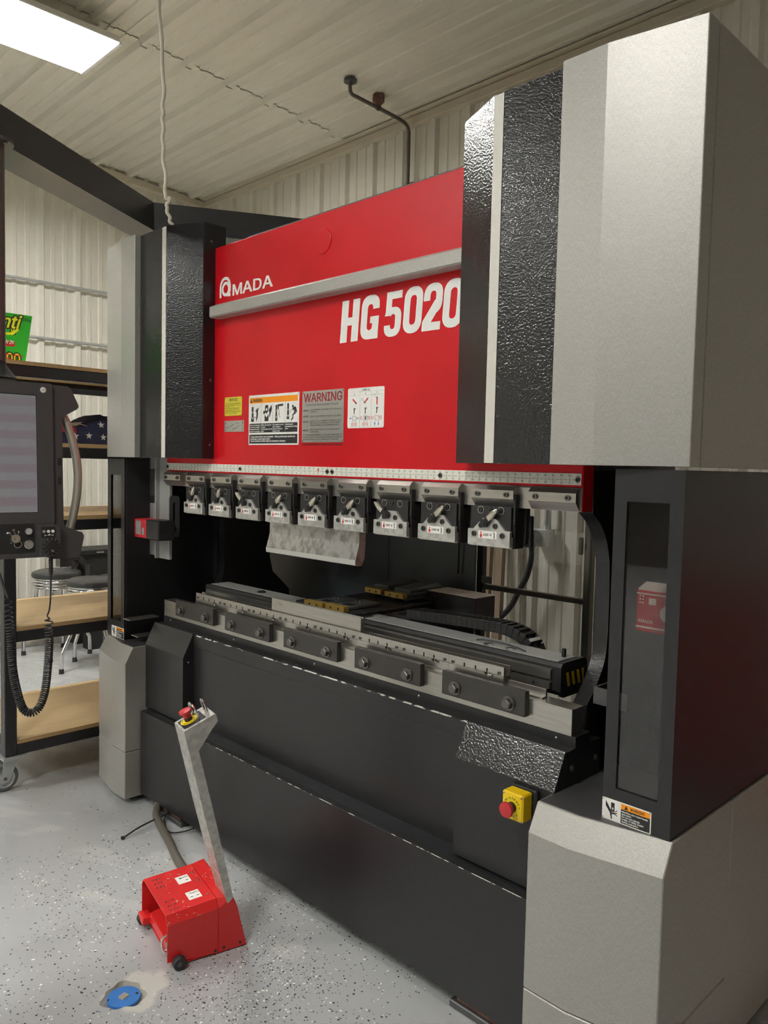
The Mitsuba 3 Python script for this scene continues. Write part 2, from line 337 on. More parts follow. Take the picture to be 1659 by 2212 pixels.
# ------------------------------------------------------------------ high bay lamps
STRIP = mikit.ply(bx(-.034, .034, -.59, .59, -.006, .004), 'fixture_white', False)
def lamp(cx, cy, label):
    z = ceil_z(cy) - .19; t = thing('high_bay_lamp', label, 'ceiling lamp', 'high bay lamps')
    W, L = .265, .62
    tray = prism_y([(-W, 0), (-W + .05, .055), (W - .05, .055), (W, 0), (W - .004, -.004), (W - .054, .05), (-W + .054, .05), (-W + .004, -.004)], -L, L)
    tray.apply_translation((cx, cy, z)); put(t + '__housing', tray, 'fixture_white', 20)
    for s in (-1, 1):
        e = prism_y(rnd([(-W, -.012), (-W + .05, .058), (W - .05, .058), (W, -.012)], .006), -.009, .009); e.apply_translation((cx, cy + s * L, z))
        put(t + '__end_cap', e, 'fixture_white', 20)
    for i in range(4):
        k = put(t + '__light_strip', STRIP, None, to=trans(cx - .165 + .11 * i, cy, z + .028), extra={'emitter': {'type': 'area', 'radiance': rgb(LAMP)}})
    for i in range(3):
        ry = prism_y([(-.02, .05), (0, .004), (.02, .05)], -.59, .59); ry.apply_translation((cx - .11 + .11 * i, cy, z)); put(t + '__reflector_ridge', ry, 'fixture_white', 20)
    for s in (-1, 1):
        put(t + '__hanger', tube([(cx, cy + s * .45, z + .055), (cx, cy + s * .45, ceil_z(cy + s * .45))], .003, 6), 'galvanised')
    return t
for i, (cx, cy) in enumerate(LAMPS):
    lamp(cx, cy, 'glowing white high bay lamp hanging under the ceiling at the upper left' if i == 0 else 'white high bay lamp %s' % ('', 'over the left of the hall before the machine', 'over the middle of the hall before the machine', 'over the middle of the hall farther off', 'at the far left of the hall')[i])

# ------------------------------------------------------------------ the press brake
PB = thing('press_brake', 'large red and silver press brake with a charcoal base filling the picture', 'press brake')
P = PB + '__'
# side plates: front edge follows the throat; steel beams tie them at the back
arc = [(.1426, 1.4377), (.1852, 1.4076), (.2211, 1.3615), (.241, 1.3086), (.2462, 1.2732), (.251, 1.1705), (.2455, 1.0295), (.207, .9511), (.1477, .8881)]
arc = smooth_path(np.c_[np.array(arc), np.zeros(len(arc))], 4)[:, :2]
side = Polygon([(.1426, 2.40)] + [tuple(a) for a in arc] + [(.146, .10), (.64, .10), (.64, .92), (.60, .96), (.535, 1.02), (.515, 1.10), (.515, 1.40), (.64, 1.55), (.64, 2.40)])
for s in (-1, 1):
    put(P + 'side_plate', prism_x(side, min(s * .985, s * 1.03), max(s * .985, s * 1.03)), 'throat_black', 30, label='black throat plate beside the bed')
put(P + 'rear_beam', bx(-1.09, 1.09, .46, .64, 1.95, 2.38, .005), 'inner_black')
# ram
ram = bx(-1.08, 1.08, 0, .052, 1.5135, 2.447, .002)
RAM = put(P + 'ram', ram, 'red_paint', label='bright red ram plate')
put(RAM + '__plug', lathe([(.045, 0), (.045, .0015), (.043, .003), (.0001, .0032)], (.003, .0, 2.348), (0, -1, 0), 32), 'red_paint', 30, label='round red plug')
put(RAM + '__nose', prism_x([(.0, 1.449), (.0, 1.5075), (.003, 1.5125), (.050, 1.5125), (.050, 1.449)], -1.08, 1.079), 'steel', label='bare steel lower edge')
put(RAM + '__top_strip', bx(-.4766, 1.05, .01, .10, 2.4475, 2.4555, .002), 'graphite', label='dark strip on the top edge')
put(RAM + '__end_strip', bx(1.0790, 1.0806, .003, .052, 1.449, 2.447), 'red_paint')
put(P + 'trim_bar', prism_x([(0, 2.149), (-.046, 2.149), (-.051, 2.154), (-.051, 2.191), (-.048, 2.194), (-.020, 2.207), (0, 2.207)], -.652, .687), 'silver_paint', 20, label='silver bar across the ram')
# lettering AMADA: mark and letters, and HG 5020
mark = unary_union([disc(.041, .041, .041, 12).difference(disc(.041, .041, .0285, 12)).difference(sbox(-.01, -.01, .10, .037)),
                    sbox(0, 0, .0125, .043), sbox(.0695, .018, .082, .043),
                    disc(.0455, .0325, .0300, 12).difference(disc(.0455, .0325, .0175, 12)), sbox(.056, 0.0, .0800, .0115), sbox(.0645, .0, .0765, .03)])
mk = flat(affinity.scale(mark, .98, 1.0, origin=(0, 0)), .0012)
let = [moved(text(c, .043, .0012, True, w=w), x, -.001) for c, x, w in (('M', .0945, .066), ('A', .163, .068), ('D', .237, .056), ('A', .297, .068))]
put(RAM + '__brand_lettering', cat([mk] + let), 'white_paint', False, to=FRONT(-.655, -.0001, 2.2355), label='white brand lettering')
def glyph_ring(w, h, t, r): return rnd(sbox(0, 0, w, h), r, 6).difference(rnd(sbox(t, t * 1.0, w - t, h - t * 1.0), min(r * .55, (w - 2 * t) * .46), 6))
H_, t_ = .142, .033
gw = .080
G_H = unary_union([sbox(0, 0, .034, H_), sbox(.056, 0, .090, H_), sbox(0, .056, .09, .083)])
o_ = glyph_ring(gw, H_ + .003, .0265, .034)
G_0 = o_
G_G = unary_union([glyph_ring(.086, H_ + .003, .030, .034).difference(sbox(.05, .062, .10, .098)), sbox(.045, .052, .086, .074), sbox(.058, 0, .086, .074), sbox(.062, -.0, .086, .03)])
G_5 = unary_union([sbox(.006, H_ - .024, .074, H_), sbox(.004, .066, .030, H_), rnd(sbox(0, -.002, .076, .092), .03, 6).difference(rnd(sbox(.027, .022, .049, .070), .01, 4)).difference(sbox(-.01, .036, .027, .066))])
G_2 = unary_union([rnd(sbox(0, .05, .078, H_ + .002), .033, 6).difference(rnd(sbox(.027, .02, .051, H_ - .022), .0105, 4)).difference(sbox(-.01, .0, .052, .092)),
                   Polygon([(.0, 0), (.0, .030), (.048, .092), (.078, .092), (.077, .080), (.036, .024), (.036, 0)]), sbox(0, 0, .076, .025)])
word = []
for g, x in ((G_H, .1035), (G_G, .2045), (G_5, .3185), (G_0, .4045), (G_2, .4885), (G_0, .5715)):
    word.append(affinity.translate(affinity.skew(g, xs=4.5, origin=(0, 0)), x, 0))
put(RAM + '__model_lettering', cat([flat(g, .0012) for g in word]), 'white_paint', False, to=FRONT(0, -.0001, 1.9805), label='large white model lettering')

# ruler with figures 0-84 above and -42 to 42 below
IN = .0254
for a, b, nm in ((-1.0755, .0655, 'ruler'), (.0665, 1.0765, 'ruler')):
    R_ = put(P + nm, bx(a, b, -.0025, 0, 1.5195, 1.5505, .0006), 'cream_white', label='white measuring scale')
    ink = [rect(a + .003, 1.5335, b - .003, 1.5340)]
    for i in range(-42, 43):
        x = i * IN
        if a < x < b: ink.append(rect(x - .0004, 1.5300, x + .0004, 1.5375))
        if a < x + IN / 2 < b: ink.append(rect(x + IN / 2 - .0004, 1.5320, x + IN / 2 + .0004, 1.5355))
        if a < x < b:
            for s_, z_ in ((str(i + 42), 1.5412), (str(i), 1.5222)):
                ink.append(moved(text(s_, .0060, cx=0, w=.0042 * len(s_)), x, z_))
    put(R_ + '__figures', cat(ink), 'print_black', False, to=FRONT(0, -.0024, 0))
    if a < 0: put(R_ + '__zero_mark', flat(Polygon([(-.0055, .0065), (.0055, .0065), (0, -.0035)])), 'print_red', False, to=FRONT(0, -.0026, 1.5345), label='red arrow at the middle')
    for x in (-1.067, -.49, .052, .0785, .585, 1.067):
        if a < x < b: put(R_ + '__screw', BOLT_DARK, None, to=FRONT(x, -.0025, 1.534))

# clamp plates under the ruler
cp = Polygon([(.02, 1.511), (-.007, 1.511), (-.020, 1.498), (-.020, 1.4735), (-.001, 1.4505), (.02, 1.4505)])
CLAMP = mikit.ply(prism_x(cp, -.075, .075), 'ground_steel', 20)
CBACK = mikit.ply(bx(-.075, .093, .0005, .035, 1.448, 1.486), 'dark_steel', False)
CX = [-1.0 + .2 * k for k in range(11)]
for x in CX:
    c = put(P + 'clamp_plate', CLAMP, None, to=trans(x, -.003, 0))
    for dx in (-.051, .051): put(c + '__bolt', BOLT, None, to=FRONT(x + dx, -.0225, 1.4857))

# signs riveted to the ram
def corner_dots(x0, z0, x1, z1, i=.006, r=.0022): return cat([flat(disc(x, z, r)) for x in (x0 + i, x1 - i) for z in (z0 + i, z1 - i)])
def sign(name, x0, z0, x1, z1, mat, label, prints, y=-.0005, parent=None, r=.003):
    k = put((parent or RAM) + '__' + name, prism_y(rnd(sbox(x0, z0, x1, z1), r), y - .0012, y), mat, False, label=label)
    return k
def prints(parent_level2, y, *items):
    for name, mesh, mat in items: put(parent_level2 + name, mesh, mat, False, to=FRONT(0, y, 0))
def fake_lines(rows, h, x, z, dz, w=None, bold=False):
    return cat([moved(text(s, h, bold=bold, w=(w[i] if w else None)), x, z - i * dz) for i, s in enumerate(rows)])
RP = P + 'ram_sign'      # signs are parts of the machine with their print as sub-parts
def ram_sign(x0, z0, x1, z1, mat, label, r=.003):
    return put(P + 'sign', prism_y(rnd(sbox(x0, z0, x1, z1), r), -.0014, 0), mat, False, label=label)
YS = -.0013
s1 = ram_sign(-.609, 1.7495, -.486, 1.8255, 'notice_yellow', 'small yellow notice plate')
put(s1 + '__lettering', cat([moved(text('NOTICE', .0105, bold=True, cx=0), -.547, 1.8085)] + [moved(text(s, .0036, w=w), -.604, 1.797 - .0064 * i) for i, (s, w) in enumerate((
    ('This unit contains high level electrical data', .108), ('Do not enter the setting of 25 % or more', .110), ('while the main is on', .062), ('The operation panel is shown to the left', .100), ('of the table. Check before use', .098), ('during work and keep the warning plate on', .110), ('the machine at all times', .085)))]
    + [corner_dots(-.609, 1.7495, -.486, 1.8255, .005, .0018)]), 'print_black', False, to=FRONT(0, YS, 0))
s2 = ram_sign(-.609, 1.684, -.470, 1.7295, 'plate_silver', 'small silver plate with arrows')
def arrow(x, z, dx, dz, L, w):
    d = np.array([dx, dz]) / math.hypot(dx, dz); nrm = np.array([-d[1], d[0]]); o = np.array([x, z])
    return Polygon([tuple(v) for v in (o + nrm * w * .3, o + d * L * .5 + nrm * w * .3, o + d * L * .5 + nrm * w, o + d * L, o + d * L * .5 - nrm * w, o + d * L * .5 - nrm * w * .3, o - nrm * w * .3)])
lines = [flat(unary_union([arrow(-.600, 1.712, 0, 1, .014, .003), arrow(-.600, 1.700, 0, -1, .014, .003), arrow(-.479, 1.712, 0, 1, .014, .003), arrow(-.479, 1.700, 0, -1, .014, .003),
    arrow(-.560, 1.7085, -1, -.35, .012, .0018), arrow(-.556, 1.7095, 1, .35, .010, .0018), arrow(-.530, 1.6975, -1, -.3, .010, .0018), arrow(-.523, 1.6995, 1, .3, .010, .0018),
    bar2((-.585, 1.700), (-.515, 1.722), .0007), bar2((-.552, 1.692), (-.492, 1.712), .0007), bar2((-.520, 1.716), (-.497, 1.722), .0007), bar2((-.588, 1.698), (-.588, 1.708), .0008), bar2((-.548, 1.690), (-.548, 1.700), .0008)])),
    moved(text('D.I.S.', .004, w=.012), -.606, 1.7035), moved(text('D.I.S.', .004, w=.012), -.485, 1.7035)]
put(s2 + '__drawing', cat(lines), 'print_black', False, to=FRONT(0, YS, 0))

# warning sign with four pictograms
X0, X1, Z0, Z1 = -.4365, -.117, 1.630, 1.825
s3 = ram_sign(X0, Z0, X1, Z1, 'print_white', 'white warning sign with four pictograms', .002)
put(s3 + '__orange_band', rect(X0 + .006, 1.7925, X1 - .008, 1.8150), 'orange', False, to=FRONT(0, YS, 0))
tri = Polygon([(-.4275, 1.7965), (-.4115, 1.7965), (-.4195, 1.8110)]).difference(bar2((-.4195, 1.8000), (-.4195, 1.8065), .0016))
put(s3 + '__heading', cat([flat(tri), moved(text('WARNING', .0125, bold=True, w=.062), -.408, 1.7975)]), 'print_black', False, to=FRONT(0, YS - .0004, 0))
cells = [X0 + .006 + .0765 * i for i in range(5)]
blk = [rect(cells[i] + (.0006 if i else 0), 1.678, cells[i + 1] - .0006, 1.7135) for i in range(4)] + [rect(X0 + .006, 1.6355, X1 - .008, 1.6705)]
frame = [rect(c - .0004, 1.7135, c + .0004, 1.7925) for c in cells[1:4]] + [corner_dots(X0, Z0, X1, Z1, .0045, .0020)]
def pict(i, polys): return flat(affinity.translate(unary_union(polys), cells[i], 1.7135))
pp = lambda *a: Polygon(a)
b_punch = lambda x, w, z0, z1: pp((x - w, z1), (x + w, z1), (x + w, z0 + w), (x, z0), (x - w, z0 + w)).difference(disc(x, (z0 + z1) / 2, w * .55))
b_die = lambda x, w, z0, z1: pp((x - w, z0), (x + w, z0), (x + w, z1), (x, z1 - w * 1.1), (x - w, z1))
body = lambda *s: unary_union([LineString(q).buffer(w, quad_segs=3) for q, w in s])
pics = [pict(0, [b_punch(.020, .006, .022, .066), b_die(.020, .009, .008, .027), disc(.050, .055, .0042), body((((.050, .050), (.052, .035), (.049, .024)), .0048), (((.049, .024), (.046, .013)), .0024), (((.040, .052), (.050, .044), (.060, .060)), .002), (((.030, .028), (.043, .022)), .0009))]),
        pict(1, [b_punch(.036, .010, .036, .070), b_die(.036, .0125, .008, .036), pp((.048, .05), (.068, .07), (.070, .052), (.056, .024), (.052, .024), (.054, .042)), disc(.020, .046, .004), disc(.018, .040, .004), bar2((.018, .043), (.028, .041), .008)]),
        pict(2, [b_punch(.022, .005, .024, .068), b_die(.022, .007, .008, .024), bar2((.029, .066), (.064, .068), .008), bar2((.033, .052), (.033, .067), .007), body((((.012, .030), (.022, .020), (.042, .036), (.036, .052)), .0008), (((.038, .036), (.046, .020)), .0009))]),
        pict(3, [b_punch(.018, .005, .027, .072), b_die(.018, .0075, .012, .028), disc(.047, .060, .0052), body((((.050, .050), (.060, .054), (.060, .036)), .0050), (((.060, .034), (.047, .028), (.048, .018), (.040, .010)), .0030), (((.064, .054), (.071, .038)), .0024), (((.009, .036), (.018, .026), (.042, .052)), .0007))])]
for q_ in pics: put(s3 + '__pictogram', q_, 'print_black', False, to=FRONT(0, YS, 0))
for q_ in blk: put(s3 + '__text_field', q_, 'print_black', False, to=FRONT(0, YS, 0))
put(s3 + '__frame_line', cat(frame), 'print_black', False, to=FRONT(0, YS, 0))
tx = []
for i, rows in enumerate((('Never give pressure', 'on tools exceeding', 'allowable pressure', 'shown on each tool.'), ('Never put any part', 'of body', 'between punches and', 'dies.'), ('Be cautious not to', 'pinch fingers', 'between tool and', 'bended work.'), ('Guard against', 'springing up of large', 'work.'))):
    tx += [moved(text(s, .0046, bold=True, w=min(.072, .00365 * len(s))), cells[i] + .003, 1.7050 - .0080 * j) for j, s in enumerate(rows)]
tx += [moved(text(s, .0060, bold=True, w=w), X0 + .014, 1.6590 - .0084 * j) for j, (s, w) in enumerate((('Check data before new operation.  Wrong data may cause tool', .285), ('breakage or personnel injury.', .132), ('Read carefully Safety Rules in Operators Manual.', .228)))]
put(s3 + '__lettering', cat(tx), 'print_white', False, to=FRONT(0, YS - .0004, 0))

# silver WARNING plate
X0, X1, Z0, Z1 = -.0985, .131, 1.638, 1.824
s4 = ram_sign(X0, Z0, X1, Z1, 'plate_silver', 'silver warning plate with maroon heading')
put(s4 + '__heading', moved(text('WARNING', .0300, bold=True, w=.212), X0 + .009, 1.7850), 'print_maroon', False, to=FRONT(0, YS, 0))
sm = [moved(text('TO PREVENT SERIOUS BODILY INJURY', .0064, w=.182), X0 + .020, 1.7700)]
z = 1.7575
for head, rows in (('NEVER', (('SET MACHINE WHILE HANDS OR ANY PART OF THE BODY ARE', .172), ('IN DIE SPACE', .036))), ('NEVER', (('OPERATE THIS MACHINE WITHOUT ADEQUATE SAFEGUARDING', .170),)), ('NEVER', (('OPERATE, SERVICE, OR MAINTAIN THIS MACHINE WITHOUT', .172), ('PROPER INSTRUCTION AND WITHOUT FIRST READING AND', .163), ('UNDERSTANDING INSTRUCTIONS IN OPERATORS MANUAL', .160))), ('NEVER', (('REPLACE PUNCHES AND DIES OR SERVICE MACHINE WITH', .164), ('MOTOR RUNNING', .048)))):
    sm.append(moved(text(head, .0062, bold=True, w=.031), X0 + .007, z - .0040 - .0030 * (len(rows) > 1)))
    for s, w in rows: sm.append(moved(text(s, .0048, w=w), X0 + .047, z - .004)); z -= .0078
    z -= .0085 if len(rows) < 3 else .0080
for s, w in (('IT IS THE EMPLOYERS RESPONSIBILITY TO IMPLEMENT THE ABOVE AND ALSO', .216), ('TO PROVIDE PROPER DIES DEVICES OR MEANS THAT MAY BE NECESSARY OR', .216), ('REQUIRED FOR ANY PARTICULAR USE, OPERATION, SET-UP OR SERVICE', .196)):
    sm.append(moved(text(s, .0052, w=w), X0 + .006, z + .001)); z -= .0085
sm += [rect(X0, z + .0030, X1, z + .0038), moved(text('DO NOT REMOVE THIS SIGN OR MANUAL FROM THIS MACHINE', .0060, w=.218), X0 + .006, z - .0085), corner_dots(X0, Z0, X1, Z1)]
put(s4 + '__lettering', cat(sm), 'print_black', False, to=FRONT(0, YS, 0))

# white AGRIP-M chart
X0, X1, Z0, Z1 = .1515, .330, 1.6855, 1.8215
s5 = ram_sign(X0, Z0, X1, Z1, 'print_white', 'white three-column lever chart', .005)
cw = (X1 - X0 - .012) / 3; cxs = [X0 + .006 + cw * (i + .5) for i in range(3)]
ln = [rect(X0 + .005, 1.8085, X1 - .005, 1.8089), rect(X0 + .005, 1.7960, X1 - .005, 1.7964), rect(X0 + .005, 1.6890, X1 - .005, 1.6894), rect(X0 + .005, 1.8180, X1 - .005, 1.8184)]
ln += [rect(X0 + .006 + cw * i - .0002, 1.689, X0 + .006 + cw * i + .0002, 1.8085) for i in (1, 2)]
ln.append(moved(text('AGRIP-M', .0058, bold=True, cx=0), (X0 + X1) / 2, 1.8105))
ln += [moved(text(c, .0058, cx=0), cxs[i], 1.7985) for i, c in enumerate('ABC')]
def outl(poly, t=.0006): return poly.difference(poly.buffer(-t))
red, blue = [], []
for i, (a, q) in enumerate(((math.radians(140), (.008, .770)), (math.radians(42), (-.004, .771)), (math.radians(-90), (0, .784)))):
    cx, pz = cxs[i] + q[0], 1.0 + q[1] - .0
    d = np.array([math.cos(a), math.sin(a)]); nn = np.array([-d[1], d[0]]); o = np.array([cx, pz])
    red.append(Polygon([tuple(v) for v in (o + nn * .0024, o + d * .018 + nn * .0030, o + d * .025, o + d * .018 - nn * .0030, o - nn * .0024)]))
    ln.append(flat(disc(cx, pz, .0033)))
    if i: ln.append(flat(outl(Polygon([(cx - .018, pz + .012), (cx - .012, pz + .015), (cx - .002, pz + .004), (cx - .006, pz + .001)]))))
    ln.append(flat(body((((cxs[i] - .001, 1.735), (cxs[i] + .000, 1.744), (cxs[i] - .002, 1.752)), .0019), (((cxs[i] + .001, 1.750), (cxs[i] + .007, 1.752)), .0010), (((cxs[i] + .001, 1.745), (cxs[i] + .002, 1.7545)), .0008))))
    ln.append(flat(outl(sbox(cxs[i] - .009, 1.712, cxs[i] + .009, 1.7275)))); ln.append(flat(outl(sbox(cxs[i] - .006, 1.709, cxs[i] + .011, 1.7245))))
    def no(x, z): return unary_union([disc(x, z, .0062, 6).difference(disc(x, z, .0049, 6)), bar2((x - .004, z + .004), (x + .004, z - .004), .0013)])
    if i == 0: blue += [arrow(cxs[0] - .013, 1.719, -1, 0, .0105, .0040), arrow(cxs[0] + .013, 1.719, 1, 0, .0105, .0040)]
    else: red += [no(cxs[i] - .0205, 1.719), no(cxs[i] + .0190, 1.719)]
    if i == 1: ln.append(flat(sbox(cxs[i] - .002, 1.7135, cxs[i] + .004, 1.7245)))
    if i < 2: red += [no(cxs[i] - .0075, 1.6990), no(cxs[i] + .0080, 1.6990)]
    else: blue += [arrow(cxs[2] - .0085, 1.693, 0, 1, .0125, .0042), arrow(cxs[2] + .0085, 1.7055, 0, -1, .0125, .0042)]
put(s5 + '__lettering', cat(ln), 'print_black', False, to=FRONT(0, YS, 0))
put(s5 + '__red_mark', cat([flat(g, .0004) for g in red]), 'print_red', False, to=FRONT(0, YS, 0))
put(s5 + '__blue_arrow', cat([flat(g, .0004) for g in blue]), 'print_blue', False, to=FRONT(0, YS, 0))

# upper covers over the columns, lower base covers, side guards: mirrored pairs
ZB, ZT = 1.5725, 2.5415
def pair(name, mesh, mat, smooth=15, right=None, left=None):
    out = []
    for s in (1, -1): out.append(put(P + name, mesh if s > 0 else mirror(mesh), mat, smooth, label=right if s > 0 else left))
    return out
blackcover = rnd(Polygon([(.69, .05), (.69, -.057), (.855, -.1335), (1.085, -.1335), (1.085, .05)]), .0015)
uc = pair('column_cover', prism_z(blackcover, ZB, ZT), 'black_hammer', 15, 'textured black cover of the right column', 'textured black cover of the left column')
for s, k in zip((1, -1), uc):
    st = prism_z(Polygon([(.8565, -.1330), (.8565, -.1355), (.8875, -.1355), (.8875, -.1330)]), ZB + .001, ZT - .003)
    put(k + '__white_stripe', st if s > 0 else mirror(st), 'white_stripe', False)
    hl = cat([lathe(np.array([(.006, 0), (.006, .001), (.003, .003), (.0001, .003)]), (.69, -.02, z), (-1, 0, 0), 10) for z in (1.63, 1.90, 2.20, 2.47)])
    put(k + '__screw', hl if s > 0 else mirror(hl), 'gun_steel', 30)
silver = rnd(Polygon([(1.08, .03), (1.08, -.1605), (1.202, -.1625), (1.422, -.125), (1.422, -.074), (1.30, .03)]), .004, 3)
sv = pair('silver_cover', prism_z(silver, ZB, ZT), 'silver_paint', 20, 'silver front cover of the right column', 'silver front cover of the left column')
for s, k in zip((1, -1), sv):
    sp = prism_z(rnd(Polygon([(1.38, -.070), (1.4225, -.070), (1.4225, .66), (1.38, .66)]), .003, 3), ZB, ZT)
    put(k + '__side_panel', sp if s > 0 else mirror(sp), 'silver_paint', 20)
    bk = bx(1.10, 1.375, .03, .66, ZB + .004, ZT - .01); put(k + '__backing', bk if s > 0 else mirror(bk), 'inner_black', False)
# base covers
def plan(y_in, r=0): return [(1.082, y_in), (1.202, y_in - .002), (1.4215, y_in + .0365)]
def cover_pts(z0, z1, yb, slope=True):
    pts = []
    for (x, y) in plan(-.2005): pts += [(x, y, z0), (x, y, z1)]
    return pts + [(1.082, yb, z0), (1.4215, yb, z0), (1.082, yb, z1), (1.4215, yb, z1)]
def shrink(pts, r):
    p = np.array(pts, float); c = (p.max(0) + p.min(0)) / 2; s = (p.max(0) - p.min(0)) / 2; return (p - c) * ((s - r) / s) + c
R0 = .0025
up = cover_pts(.2440, .650, .2170)
top_ = [(1.082, -.1640, .718), (1.201, -.1650, .718), (1.4210, -.1235, .718), (1.082, .217, .718), (1.4210, .217, .718)]
upper = soft_hull(shrink(up + top_, R0), R0)
low = cover_pts(.0265, .2415, .2170)
lower = soft_hull(shrink(low, R0), R0)
rear = bx(1.38, 1.4215, .2200, .66, .0265, .718, .0025)
bc = pair('base_cover', upper, 'silver_paint', 12, 'silver base cover below the right side guard', 'silver base cover below the left side guard')
for s, k in zip((1, -1), bc):
    put(k + '__kick_panel', lower if s > 0 else mirror(lower), 'silver_paint', 12)
    put(k + '__side_panel', rear if s > 0 else mirror(rear), 'silver_paint', 12)
    tp = prism_z(Polygon([(1.088, -.158), (1.20, -.158), (1.415, -.119), (1.415, .65), (1.088, .65)]), .7178, .7196)
    put(k + '__top_plate', tp if s > 0 else mirror(tp), 'graphite', False)
    ft = bx(1.13, 1.38, -.15, .0, 0, .027); put(k + '__foot', ft if s > 0 else mirror(ft), 'soft_black', False)
    it = bx(1.10, 1.375, .22, .65, .03, .715); put(k + '__inner_box', it if s > 0 else mirror(it), 'inner_black', False)
# side guards
GX0, GX1, GY, GZ0, GZ1 = 1.243, 1.4135, -.1255, .7200, 1.5645
front = rnd(sbox(GX0, GZ0, GX1, GZ1), .002).difference(rnd(sbox(1.2755, .800, 1.3805, 1.489), .0015))
shell = cat([prism_y(front, GY, GY + .004), bx(GX1 - .004, GX1, GY + .001, .60, GZ0, GZ1, .001), bx(GX0, GX0 + .003, GY + .002, -.095, GZ0, GZ1), bx(GX0 + .003, GX1 - .003, GY + .002, .60, GZ1 - .003, GZ1 - .0005)])
sg = pair('side_guard', shell, 'charcoal', 20, 'charcoal guard housing of the right column', 'charcoal guard housing of the left column')
for s, k in zip((1, -1), sg):
    pane = sbox(1.272, .797, 1.384, 1.492)
    m = trimesh.Trimesh([(1.272, GY + .006, .797), (1.384, GY + .006, .797), (1.384, GY + .006, 1.492), (1.272, GY + .006, 1.492)], [[0, 1, 2], [0, 2, 3]], process=False)
    put(k + '__smoked_pane', m if s > 0 else mirror(m), 'smoke_pane', False, label='smoked glass window')
    inner = bx(1.20, 1.40, .35, .36, .722, 1.36); put(k + '__inner_panel', inner if s > 0 else mirror(inner), 'inner_black', False)
    wx0, wx1, wz0, wz1 = (1.2430, 1.3685, .7195, .7715)
    o = 0 if s > 0 else -(wx0 + wx1)
    pl = put(k + '__warning_sign', prism_y(rnd(sbox(wx0 + o, wz0, wx1 + o, wz1), .0015), GY - .0012, GY), 'print_white', False, label='small white warning sign with a crushed hand')
# the print of the two guard signs, one part of the machine each
def guard_sign(o):
    k = put(P + 'guard_sign_print', rect(1.2925 + o, .7220, 1.3660 + o, .7560), 'print_black', False, to=FRONT(0, GY - .0011, 0), label='black text field of the guard warning sign')
    put(k + '__orange_band', rect(1.2925 + o, .7560, 1.3660 + o, .7690), 'orange', False, to=FRONT(0, GY - .0011, 0))
    tri = Polygon([(1.3010 + o, .7578), (1.3105 + o, .7578), (1.30575 + o, .7675)])
    hand = unary_union([pp((1.2525, .765), (1.2525, .7525), (1.264, .738), (1.2675, .724), (1.2695, .724), (1.269, .738), (1.2655, .746)), sbox(1.2665, .742, 1.2755, .764).difference(pp((1.2685, .752), (1.2735, .752), (1.271, .745))), bar2((1.267, .738), (1.278, .739), .004), bar2((1.277, .744), (1.283, .748), .0016), bar2((1.278, .740), (1.283, .742), .0018), bar2((1.278, .737), (1.283, .735), .0018)])
    put(k + '__heading', cat([flat(tri), moved(text('WARNING', .0068, w=.036, bold=True), 1.3165 + o, .7590)]), 'print_black', False, to=FRONT(0, GY - .0014, 0))
    for x in (1.2462, 1.3655):
        for z in (.7228, .7685): put(k + '__rivet', flat(disc(x + o, z, .0018)), 'print_grey', False, to=FRONT(0, GY - .0014, 0))
    put(k + '__pictogram', flat(affinity.translate(hand, o, 0)), 'print_black', False, to=FRONT(0, GY - .0014, 0))
    put(k + '__lettering', cat([moved(text(s, .0040, bold=True, w=w), 1.2950 + o, .7488 - .0060 * i) for i, (s, w) in enumerate((('Machine can crush hands', .066), ('and arms.', .025), ('Do not put hands', .046), ('inside of Side Guard', .055), ('during operation.', .044)))]), 'print_white', False, to=FRONT(0, GY - .0014, 0))
guard_sign(0.0); guard_sign(-(1.2430 + 1.3685))
# booklet pocket seen through the right smoked window
bp = put(P + 'booklet_pocket', bx(1.198, 1.300, .092, .125, 1.142, 1.250, .002), 'print_red', 20, label='red booklet pocket inside the right guard')
put(bp + '__booklets', cat([bx(1.200 + .002 * i, 1.298 - .001 * i, .096 + .004 * i, .099 + .004 * i, 1.15, 1.256 + .003 * i) for i in range(6)]), 'print_white', False)
put(bp + '__lettering', cat([moved(text('AMADA', .0085, bold=True, w=.042), 1.203, 1.166), rect(1.198, 1.152, 1.300, 1.1565), rect(1.198, 1.240, 1.300, 1.2435), rect(1.232, 1.215, 1.252, 1.232), flat(disc(1.285, 1.195, .022, 8)), ] + [rect(1.206 + .008 * q, 1.216 + .009 * w_, 1.210 + .008 * q, 1.220 + .009 * w_) for q in range(2) for w_ in range(3)]), 'print_white', False, to=FRONT(0, .0918, 0))

# dark inner faces behind the ram opening
put(P + 'inner_wall', bx(-1.245, -1.238, -.118, .60, .745, 1.56), 'inner_black', False, label='black inner wall left of the opening')
put(P + 'inner_sill', bx(-1.205, -1.145, -.15, .0, .826, .832, .001), 'steel', False); put(P + 'inner_sill', bx(-1.205, -1.14, -.11, .30, .744, .750, .001), 'steel', False)
put(P + 'inner_wall', bx(1.06, 1.24, .22, .60, .72, 1.56), 'inner_black', False)
put(P + 'bolt_bracket', cat([bx(1.10, 1.20, .060, .066, .93, .975), bx(1.10, 1.106, .06, .20, .93, .975)]), 'graphite', False)
put(P + 'bracket_bolt', SCREW, None, to=FRONT(1.175, .060, .955))
put(P + 'back_panel', bx(-1.37, -.434, .800, .812, .30, 1.92, .002), 'slate', False, label='dark slate back panel')
put(P + 'back_panel', bx(-.430, .090, .800, .812, .30, 1.92, .002), 'slate', False)

put(P + 'floor_tray', bx(-.98, .98, .13, .95, .50, .52), 'inner_black', False)
put(P + 'rear_cable', tube([(.03, .78, 1.75), (.02, .78, 1.45), (.01, .785, 1.1)], .004, 6, 4), 'rubber', 40)

